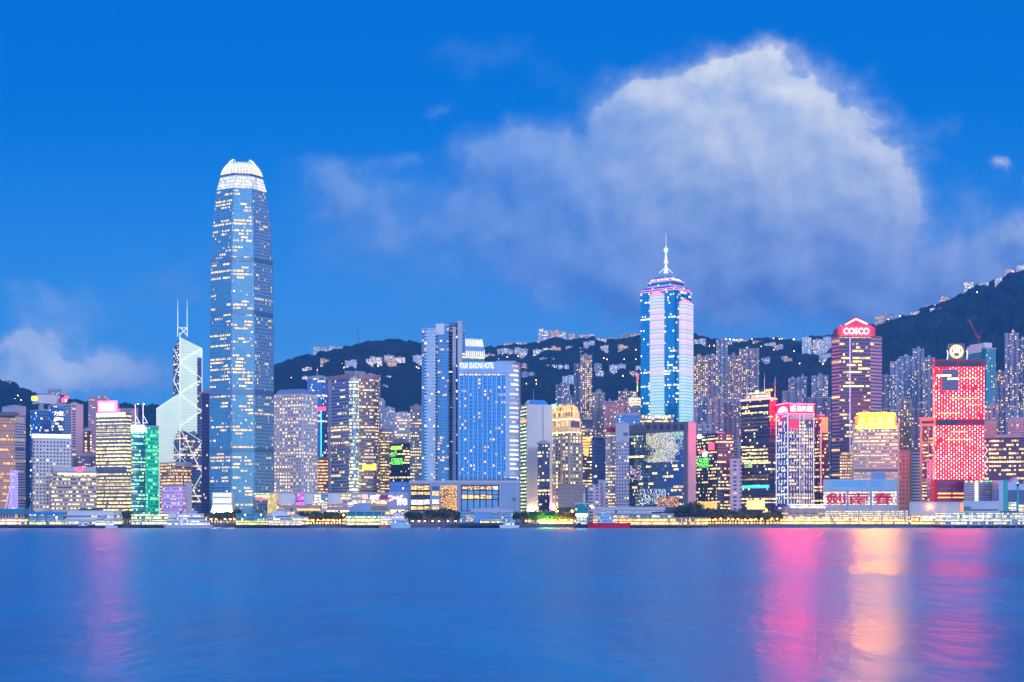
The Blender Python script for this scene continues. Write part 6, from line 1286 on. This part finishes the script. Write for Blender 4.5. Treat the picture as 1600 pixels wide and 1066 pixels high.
def pavilion():
    Y = 1410; root = empty('pier_pavilion', (PX(760, Y), Y, GZ), 'angular blue glass pier pavilion with slanted walls', 'pavilion'); q = planpx([(718, Y), (812, Y), (812, Y + 30), (718, Y + 30)]); f = Face(q[0], q[1])
    mb = MB(); f.px(mb, 717, 812, 817, 822, -30, .8); mb.build('deck', M['navy'], root)
    mb = MB()
    for k in range(22): u = f.u(719 + k * 4.2); f.box(mb, u - .3, u + .3, -1, PZ(818, Y), -1, .5)
    mb.build('piles', M['navy'], root)
    def wedge(nm, pts, mat, d0=-18, d1=0):
        mb = MB(); fr = [f.pt(f.u(x), PZ(y, Y), d1) for x, y in pts]; bk = [f.pt(f.u(x), PZ(y, Y), d0) for x, y in pts]; uv = [(f.u(x), PZ(y, Y)) for x, y in pts]; mb.face(fr, uv)
        n = len(pts)
        for i in range(n): j = (i + 1) % n; mb.face([fr[j], fr[i], bk[i], bk[j]], [(0, 0), (3, 0), (3, 9), (0, 9)])
        mb.build(nm, mat, root)
    wedge('glass_wing', [(719, 817), (738, 817), (741, 800), (720, 800)], PB); wedge('glass_wing', [(742, 817), (764, 817), (769, 800), (740, 800)], M['glass_blue'], -16, .2); wedge('glass_wing', [(765, 816), (783, 816), (783, 800), (769, 800)], PB, -16, .4); wedge('glass_wing', [(785, 817), (800, 817), (801, 799), (784, 799)], PB, -14, .3)
    wedge('roof_plane', [(735, 800.5), (802, 800.5), (800, 797.5), (770, 793.5), (738, 795)], M['lilac'], -22, 1.6)
    mb = MB(); u = f.u(779); f.box(mb, u - 3, u + 3, PZ(800, Y), PZ(791, Y), -14, -8); mb.build('roof_box', M['blue_panel'], root)
    u = f.u(733); mb = MB(); f.box(mb, u - 3, u + 3, PZ(815, Y), PZ(806, Y), .1, .6); mb.build('poster', fac('poster_glow', (.5, .4, .3), (.3, .2, .2), 1.4, 2.2, .6, .7, (.8, 0, 0), 1, ORG, WHT, 1.1), root)
    strip(root, f, 750, 784, 812.5, 817, fac('deck_lights', (.4, .35, .2), (.3, .3, .2), 2.4, 4, .6, .8, (.9, .4, .4), 2, CREAM, (1, .9, .35), 1.5), 'lit_deck', .9)
pavilion()
t, f, z = pier('long ferry hall with stepped lilac roofs and green glazed clerestory', 928, 1056, [(809, PO, .5), (803.5, fac('green_clerestory', (.4, .5, .56), (.05, .3, .28), 4, 5, .8, .7, (.4, .2, 0), 3, (.8, 1, .8), WHT, 1.1, .3), 2)], M['lilac'], Y=1424, dep=20)
mb = MB(); f.px(mb, 930, 1018, 799.5, 803, -18, 1.5); f.px(mb, 930, 1040, 792, 797.5, -20, -3); mb.build('roof_tier', M['lilac'], t); strip(t, f, 934, 1038, 797.4, 799.6, F_['greenslit'], 'clerestory', -3.4, -8)
def teal_box():
    Y = 1418; root = empty('pier_pavilion', (PX(908, Y), Y, GZ), 'teal glass box on stilts with a lilac mast', 'pavilion'); q = planpx([(899, Y), (919, Y), (919, Y + 18), (899, Y + 18)]); f = Face(q[0], q[1])
    sides(root, 'glass_box', q, PZ(801.5, Y), PZ(788, Y), fac('teal_panes', (.03, .20, .2), (.0, .30, .28), 2.4, 3, .86, .86, (.05, 0, 0), 2, metal=.4)); mb = MB(); mb.prism(offset(q, .7), PZ(788, Y), PZ(786, Y), bottom=True); mb.build('roof_slab', M['lilac'], root)
    mb = MB(); mb.prism(offset(q, -1.2), 1.0, PZ(803, Y)); mb.build('lit_hall', PP, root); strip(root, f, 900, 918, 803, 806, M['e_cool'], 'light_band', .5)
    mb = MB(); mb.prism(offset(q, .5), 1.4, 3); mb.build('deck', DECK, root)
    for x in (900, 905, 912, 918): mb = MB(); u = f.u(x); f.box(mb, u - .25, u + .25, 2.9, PZ(801.4, Y), -.6, 0); mb.build('stilt', M['dark_metal'], root)
    mb = MB(); u = f.u(913.5); f.box(mb, u - 1.1, u + 1.1, PZ(787, Y), PZ(770, Y), -9, -7); mb.build('mast', M['lilac'], root)
teal_box()
t, f, z = pier('low quay shed ablaze with amber light over dark openings', 985, 1106, [(809.5, PO, .4)], M['beige'], Y=1410, dep=26, deckz=2.6, posts=M['e_amber'])
t, f, z = pier('flyover edge building glowing amber with a white lit terrace', 1226, 1292, [(808, PO, .4), (800, fac('amber_strip', (.5, .36, .3), (.3, .2, .15), 5, 3.2, .9, .45, (.8, .4, .3), 2, ORG, CREAM, 1.3), .8), (793, M['pink'], 1)], M['white'], Y=1446, dep=24, cat='building', name='waterfront_building')
strip(t, f, 1236, 1290, 790.5, 794, WWIN, 'lit_terrace', 0, -6)
t, f, z = pier('golden lit market hall beneath the crimson characters', 1288, 1420, [(812, PO, .3), (805.5, fac('amber_lattice', (.5, .36, .2), (.35, .24, .12), 2.0, 2.4, .6, .6, (.85, .3, .3), 3, (1, .46, .06), (1, .66, .2), 2.4, .1), .5), (798.5, fac('cream_lattice', (.6, .5, .42), (.35, .28, .2), 2.0, 2.4, .6, .6, (.8, .3, .3), 3, CREAM, WHT, 1.2, .1), .5)], M['lilac'], Y=1446, dep=24, cat='building', name='waterfront_building')
for x in (1298, 1342, 1378, 1414): mb = MB(); u = f.u(x); f.box(mb, u - .4, u + .4, GZ, PZ(797, 1446), 0, .8); mb.build('column', M['lilac'], t)
pier('low amber lit kiosk row behind the long line of promenade trees', 1096, 1224, [(809, PO, .3)], M['brown'], Y=1468, dep=10, deckz=3.6, cat='building', name='promenade_kiosk', posts=M['brown'])
pier('low amber lit kiosk row behind the trees left of the blue roofed pier', 478, 537, [(810, PO, .3)], M['brown'], Y=1468, dep=10, deckz=3.6, cat='building', name='promenade_kiosk', posts=M['brown'])
pier('low green and amber lit kiosk row between the blank white slab and the teal box', 842, 896, [(810, PG, .3)], M['brown'], Y=1468, dep=10, deckz=3.6, cat='building', name='promenade_kiosk', posts=M['brown'])
GK = Face((PX(842, 1446), 1446), (PX(896, 1446), 1446)); kb = empty('added_light_barrier', (PX(868, 1446), 1446, GZ), 'added quay barrier whose lime and amber strips tint the water left of the teal box', 'barrier')
mb = MB(); GK.px(mb, 842, 896, 817.5, 819.6, -.6, 0); mb.build('rail', M['concrete_dark'], kb); strip(kb, GK, 844, 866, 816.4, 817.4, emis('added_lime_strip', (.4, 1, .01), 320), 'added_lime_strip', 0, -.4); strip(kb, GK, 869, 894, 816.4, 817.4, emis('added_amber_strip', (1, .45, .01), 220), 'added_amber_strip', 0, -.4)  # lime and amber glowing strips added to colour the water near shore
def lilac_hall():
    Y = 1446; q = planpx([(1421, Y), (1503, Y), (1503, Y + 30), (1421, Y + 30)]); root = start('waterfront_building', 'lilac windowless hall with a round lit opening', q, 'building'); f = Face(q[0], q[1]); z = PZ(785, Y); sides(root, 'wall', q, PZ(805, Y), z, M['lilac']); sides(root, 'lit_base', offset(q, -1.5), Z0, PZ(805, Y) - .02, PO, False)
    mb = MB(); mb.prism(offset(q, .4), z - .4, z + .7, bottom=True); mb.build('coping', M['concrete'], root); u = f.u(1475); zc = PZ(795, Y); mb = MB(); R_ = 4.0
    pts = [f.pt(u + R_ * math.cos(k * math.pi / 12), zc + R_ * math.sin(k * math.pi / 12), .35) for k in range(24)]; mb.face(pts)
    for p_, q_ in zip(pts, pts[1:] + pts[:1]): mb.face([p_, (p_[0], p_[1] + .5, p_[2]), (q_[0], q_[1] + .5, q_[2]), q_])
    mb.build('round_window', fac('round_window_glow', (.7, .6, .5), (.5, .4, .3), 2, 3.2, .8, .5, (.6, .2, .2), 2, CREAM, WHT, 1.2), root)
    strip(root, f, 1441, 1461, 806, 814, WWIN, 'lit_shopfront', 1); strip(root, f, 1424, 1438, 806, 814, PO, 'lit_shopfront', 1); strip(root, f, 1500.5, 1505, 786, 800, emis('orange_sign', (1, .25, .08), 1.5), 'orange_sign', .6)
lilac_hall()
def blue_hall():
    Y = 1450; q = planpx([(1503.5, Y), (1562, Y), (1562, Y + 30), (1503.5, Y + 30)]); root = start('waterfront_building', 'blue grey terminal hall with a teal panel at its foot', q, 'building'); f = Face(q[0], q[1]); sides(root, 'wall', q, Z0, PZ(784, Y), M['blue_panel']); strip(root, f, 1505, 1517, 791.5, 797, plain('teal_panel', (.0, .28, .26), .5), 'teal_panel', .5); strip(root, f, 1506, 1560, 796, 798, M['dark_metal'], 'shadow_gap', .3, -.1)
    mb = MB(); mb.prism(offset(q, .4), PZ(784.5, Y), PZ(783, Y), bottom=True); mb.build('coping', M['lilac'], root)
    Y = 1455; q = planpx([(1558, Y), (1615, Y), (1615, Y + 36), (1558, Y + 36)]); root = start('waterfront_building', 'blue and teal terminal block with jagged roof line at the right edge', q, 'building'); f = Face(q[0], q[1]); sides(root, 'wall', q, Z0, PZ(765, Y), M['glass_dark'])
    for (a_, b_, y0, m_) in ((1560, 1567, 751, M['blue_panel']), (1567, 1574, 750, M['teal_glass']), (1574, 1588, 754, M['blue_panel']), (1588, 1591.5, 760, M['teal_glass']), (1591.5, 1615, 756, M['blue_panel'])):
        mb = MB(); f.px(mb, a_, b_, y0, 766 if a_ in (1574, 1591.5) else 799, -20, .8 + (a_ % 3) * .1); mb.build('fin_wall', m_, root)
    mb = MB(); u = f.u(1584); fr = [f.pt(u - 4, PZ(754, Y), .9), f.pt(u + 5, PZ(754, Y), .9), f.pt(u + 3, PZ(745, Y), .9)]; mb.face(fr); mb.face([(p_[0], p_[1] + 12, p_[2]) for p_ in reversed(fr)])
    for i in range(3): p_, q_ = fr[i], fr[(i + 1) % 3]; mb.face([p_, (p_[0], p_[1] + 12, p_[2]), (q_[0], q_[1] + 12, q_[2]), q_])
    mb.build('roof_peak', M['blue_panel'], root); strip(root, f, 1576, 1588, 785, 798, PP, 'lit_stair', .6); strip(root, f, 1592, 1614, 788, 800, PW, 'lit_lobby', .5)
blue_hall()
t, f, z = pier('two storey glazed ferry terminal with pale blue roof at the right edge', 1474, 1618, [(812, PP, .4), (802, PP, .4)], M['blue_panel'], posts=M['blue_panel'], dep=30)
for k in range(6):
    mb = MB(); u = f.u(1487 + k * 25); f.box(mb, u - 1.2, u + 1.2, -1, 3.2, .5, 1.8); mb.build('fender', plain('fender_blue', (.03, .10, .3), .6) if k == 0 else bpy.data.materials['fender_blue'], t)
def exhibition():
    Y = 1478; root = empty('stair_pavilion', (PX(1522, Y), Y, GZ), 'louvred frontage with a glowing white spiral column', 'building'); q = planpx([(1506, Y), (1560, Y), (1560, Y + 20), (1506, Y + 20)]); f = Face(q[0], q[1]); sides(root, 'louvred_wall', q, Z0, PZ(751, Y), fac('louvred', (.40, .38, .46), (.14, .13, .2), 40, 2.0, 1, .5, (0, .05, 0), 2, CREAM, WHT, .8))
    mb = MB(); u = f.u(1524.5); c = f.pt(u, 0, 2.5)[:2]; mb.lathe([(1.9, Z0), (1.9, PZ(754, Y)), (0, PZ(752, Y))], c, 10); mb.build('light_column', emis('spiral_glow', (1, .88, .6), 1.2), root)
    mb = MB()
    for k in range(9): zz = 8 + k * 3.6; mb.lathe([(2.0, zz), (2.6, zz), (2.6, zz + .6), (2.0, zz + .6)], c, 10)
    mb.build('spiral_rings', M['white'], root); strip(root, f, 1540, 1550, 757, 770, fac('photo_panel', (.4, .3, .2), (.4, .25, .2), 3, 4, .6, .7, (.6, 0, 0), 1, WARM, WHT, .9), 'lit_poster', .6)
    for k in range(6): strip(root, f, 1508 + k * 8, 1511 + k * 8, 751.5, 753.5, M['e_green'] if k > 3 else M['e_warm'], 'eaves_lamp', .9)
exhibition()
# ---- shopping mall behind the piers
def mall():
    Y = 1500; q = planpx([(424, Y), (641, Y), (641, Y + 50), (424, Y + 50)]); root = start('shopping_mall', 'long low mall with curved pale bays and lit terraces', q, 'building'); f = Face(q[0], q[1]); z = PZ(771, Y)
    sides(root, 'wall', q, Z0, z, fac('mall_front', (.46, .45, .54), (.2, .2, .26), 5.5, 6.2, .78, .5, (.42, .3, .1), 2, WARM, CREAM, 1.3, .2)); mb = MB(); mb.prism(offset(q, .5), z - .6, z + .8, bottom=True); mb.build('roof_slab', M['concrete'], root)
    for (a_, b_) in ((433, 460), (474, 490), (512, 532)):
        mb = MB(); u0, u1 = f.u(a_), f.u(b_); n = 8; pts = [f.pt(u0, 0, -1)[:2]] + [f.pt(u0 + (u1 - u0) * k / n, 0, 1 + 3.4 * math.sin(math.pi * k / n))[:2] for k in range(n + 1)] + [f.pt(u1, 0, -1)[:2]]; mb.loft([(scaled(pts, .94), PZ(788, Y)), (pts, PZ(771.5, Y))], 0, True); mb.build('curved_bay', M['white'], root)
    for (a_, b_, y0, y1, m_) in ((461, 474, 772, 780, PB), (465, 474.5, 771.5, 781, M['e_magenta']), (491, 511, 773, 781, PB), (533, 548, 772, 781, PW), (463, 478, 785, 789, M['e_magenta']), (480, 494, 783.5, 789, PW), (496, 512, 784, 789, PP), (512, 527, 785, 789.5, PB), (543, 559, 785, 789, WWIN), (567, 575, 773, 780, emis('rose_sign', (1, .42, .34), 1.4)), (578, 592, 774.5, 780.5, WWIN), (593, 606, 774.5, 780, emis('plum_sign', (.22, .02, .10), .5)), (581, 608, 785, 789, PW), (440, 456, 785, 789, PP),
                                 (436, 500, 791, 794.5, M['pink']), (465, 500, 795, 798, M['e_amber']), (512, 560, 791.5, 797, M['pink']), (511, 550, 798, 799.5, M['e_white']), (610, 640, 797, 800, M['e_warm']), (575, 640, 790, 796, M['brown'])):
        strip(root, f, a_, b_, y0, y1, m_, 'shop_window' if m_ not in (M['pink'], M['brown']) else 'terrace_wall', .9 if y0 < 790 else 2.0, -.2)
    # screen wall with the ribbon sign
    mb = MB(); f.px(mb, 606, 640.5, 769, 796.5, -2, 2.2); sb = mb.build('sign_wall', plain('sign_wall_panel', (.36, .38, .50), .55), root)
    text('lettering', 'ife', sb, f, 621, 636.5, 774, 789.5, M['e_white'], 2.3, .4, .01)
    mb = MB(); pts = [(607, 776), (611, 775.2), (616, 778), (621, 780), (625, 779), (627, 776)]; pts2 = [(608, 783), (613, 780.5), (618, 777), (622, 779.5), (623.5, 784), (622, 788)]
    for P_ in (pts, pts2):
        for a_, b_ in zip(P_, P_[1:]): ua, ub = f.u(a_[0]), f.u(b_[0]); mb.tube(f.pt(ua, f.z(a_[1], ua), 2.8), f.pt(ub, f.z(b_[1], ub), 2.8), .85, 5)
    mb.build('ribbon_emblem', emis('ribbon_glow', (1, .42, .42), 2.0), sb)
    mb = MB(); f.px(mb, 609, 641, 753, 769, -14, -1); mb.build('upper_block', F_['blueglass'], root)
    mb = MB(); mb.prism(planpx([(420, Y - 8), (432, Y - 8), (434, Y + 20), (418, Y + 20)]), Z0, PZ(771, Y - 8)); mb.build('lit_corner', fac('golden_louvre', (.6, .45, .14), (.5, .36, .1), 1.6, 2, .6, .6, (.4, .2, .1), 2, WARM, CREAM, 1, .1, we=(.5, .36, .09)), root)
    strip(root, Face(planpx([(395, Y - 9)])[0], planpx([(421, Y - 9)])[0]), 397, 421, 771, 777, PG, 'shop_window', 1, -8); strip(root, Face(planpx([(395, Y - 9)])[0], planpx([(421, Y - 9)])[0]), 400, 414, 779, 781, M['e_red'], 'red_canopy', 1.5, -8)
mall()
# ---- boats
def ferry(label, p0, p1, decks, hullmat, bow=1, Y=1396, name='ferry', cat='ferry', hull_h=3.0, funnel=True, beam=9, z_hull2=None):
    """hull with flared pointed bow, stacked deck houses, wheelhouse, mast and funnel"""
    x0, x1 = PX(p0, Y), PX(p1, Y); L = x1 - x0; xc = (x0 + x1) / 2; root = empty(name, (xc, Y, 0), label, cat)
    def outline(k, b_): return [(xc + bow * L * (t - .5) * k, Y + s_ * beam / 2 * b_) for t, s_ in ((0, -.8), (.06, -1), (.7, -1), (.88, -.62), (1, 0), (.88, .62), (.7, 1), (.06, 1), (0, .8))]
    def ccw(p): return p if bow > 0 else list(reversed(p))
    mb = MB(); mb.loft([(ccw(outline(.93, .84)), -.6), (ccw(outline(.96, .92)), hull_h * .5), (ccw(outline(1, 1)), hull_h)], 0, True, 1); mb.build('hull', [hullmat, M['boat_white']], root)
    z = hull_h
    for (a_, b_, py, mat_) in decks:
        xa, xb = PX(a_, Y), PX(b_, Y); zt = PZ(py, Y); mb = MB(); w = beam * .42
        mb.prism([(xa, Y - w), (xb - .8, Y - w), (xb, Y), (xb - .8, Y + w), (xa, Y + w)] if bow > 0 else [(xa + .8, Y - w), (xb, Y - w), (xb, Y + w), (xa + .8, Y + w), (xa, Y)], z - .02, zt); mb.build('deck_house', mat_, root)
        mb = MB(); mb.box(xa - .7, xb + .7, Y - w - .5, Y + w + .5, zt - .02, zt + .3); mb.build('deck_slab', M['boat_white'], root); z = zt + .28
    wx = xc + bow * L * .12; mb = MB(); mb.box(wx - 2.2, wx + 2.2, Y - 2.4, Y + 2.4, z - .05, z + 2.2); mb.build('wheelhouse', M['boat_white'], root); mb = MB(); mb.box(wx - 2.3, wx + 2.3, Y - 2.5, Y + 2.5, z + .9, z + 1.6); mb.build('wheelhouse_window', M['glass_dark'], root)
    mb = MB(); mb.tube((wx, Y, z + 2), (wx, Y, z + 7), .14, 5); mb.tube((wx - 1, Y, z + 5), (wx + 1, Y, z + 5), .1, 4); mb.build('mast', M['white'], root)
    if funnel: fx = xc - bow * L * .16; mb = MB(); mb.lathe([(1.0, z - .1), (.9, z + 2.6), (0, z + 2.6)], (fx, Y), 8); mb.build('funnel', M['navy'], root)
    return root
DW = fac('ferry_windows', (.74, .76, .78), (.08, .12, .2), 2.0, 2.6, .66, .5, (.5, .3, .2), 3, CREAM, WHT, 1.4, .3); DL = fac('ferry_lit_deck', (.66, .62, .55), (.2, .2, .2), 1.8, 2.6, .74, .7, (.85, .4, .4), 3, WARM, CREAM, 1.5, .2); DD = fac('ferry_dark_deck', (.74, .76, .80), (.05, .08, .14), 2.4, 2.6, .8, .55, (.08, .1, 0), 3, CREAM, WHT, 1.2, .3)
ferry('large white triple deck ferry with dark red waterline', 256, 334, [(262, 328, 814, DW), (272, 322, 808.5, DD), (276, 318, 803, DW)], plain('hull_white_red', (.62, .56, .60), .4), 1)
ferry('white ferry with dark window strip moored by the lime lit pier', 416, 476, [(420, 470, 813, DL), (418, 456, 806, DD), (424, 448, 800, M['boat_white'])], M['navy'], -1)
ferry('small white and orange lit launch by the white terminal', 146, 170, [(150, 165, 815, DL), (152, 162, 811, DD)], M['navy'], 1, beam=5, hull_h=2.2, funnel=False)
ferry('tiny blue hulled launch moored right of the orange lit launch', 165, 184, [(167, 178, 815, DW)], M['boat_white'], 1, beam=4.5, hull_h=2.0, funnel=False, name='launch', cat='boat')
ferry('low dark launch with a white wake in front of the white terminal', 118, 143, [(122, 136, 817, DD)], M['navy'], -1, beam=5, hull_h=2.2, funnel=False, name='launch', cat='boat')
ferry('pink hulled work boat tied behind the white blue cruiser', 592, 622, [(595, 614, 814, DL), (597, 611, 808, DW)], plain('hull_pink', (.55, .22, .24), .5), 1, beam=7, hull_h=3.4, funnel=False, name='boat', cat='boat')
ferry('white and light blue harbour cruiser with stacked decks', 610, 642, [(613, 636, 812, fac('cruiser_blue', (.45, .62, .76), (.06, .16, .4), 2.2, 2.6, .7, .5, (.2, .2, 0), 3, WHT, (.5, .7, 1), 1.2, .3)), (613, 632, 806.5, DW), (615, 627, 802, M['boat_white'])], plain('hull_pale_blue', (.45, .66, .78), .4), 1, Y=1390, hull_h=4.2)
ferry('small white motor yacht by the angular blue pavilion', 780, 812, [(786, 803, 817.2, DW)], M['boat_white'], 1, beam=6, hull_h=3.0, funnel=False, name='yacht', cat='boat')
t = ferry('red hulled fireboat with light blue superstructure', 917, 986, [(933, 960, 812, fac('fireboat_blue', (.30, .55, .75), (.05, .1, .2), 2.4, 3, .5, .4, (.3, .2, 0), 2, WHT, CREAM, 1.3)), (936, 958, 806, fac('fireboat_blue_upper', (.34, .60, .80), (.05, .1, .2), 2.4, 3, .6, .4, (.1, .1, 0), 2, WHT, CREAM, 1.2)), (940, 954, 802, M['blue_panel'])], M['boat_red'], -1, hull_h=5.0, name='fireboat', cat='boat')
mb = MB(); Y = 1396; mb.box(PX(966, Y), PX(967.5, Y), Y - 1, Y + 1, 4.8, 9); mb.tube((PX(967, Y), Y, 8.6), (PX(960, Y), Y, 10), .3, 5); mb.build('water_monitor', M['boat_red'], t)
ferry('low dark barge at the bow of the red fireboat', 897, 919, [(902, 908, 817, M['navy'])], M['navy'], 1, beam=6, hull_h=3.2, funnel=False, name='barge', cat='boat')
# ============================================================ AIR
def haze():
    m_ = bpy.data.materials.new('dusk_air'); m_.use_nodes = True; nt = m_.node_tree; nt.nodes.clear(); b = NB(nt); out = b.n('ShaderNodeOutputMaterial')
    v = b.n('ShaderNodeVolumePrincipled'); b.put(v.inputs['Color'], (.07, .40, 1, 1)); v.inputs['Density'].default_value = .0001; v.inputs['Anisotropy'].default_value = .2
    b.L.new(v.outputs[0], out.inputs['Volume'])
    m_.cycles.homogeneous_volume = True
    mb = MB(); mb.box(-2150, 2150, -380, 3560, -4, 640); o = mb.build('haze', m_); tag(o, 'thin bluish evening haze over the harbour and hills', None, kind='stuff')
haze()
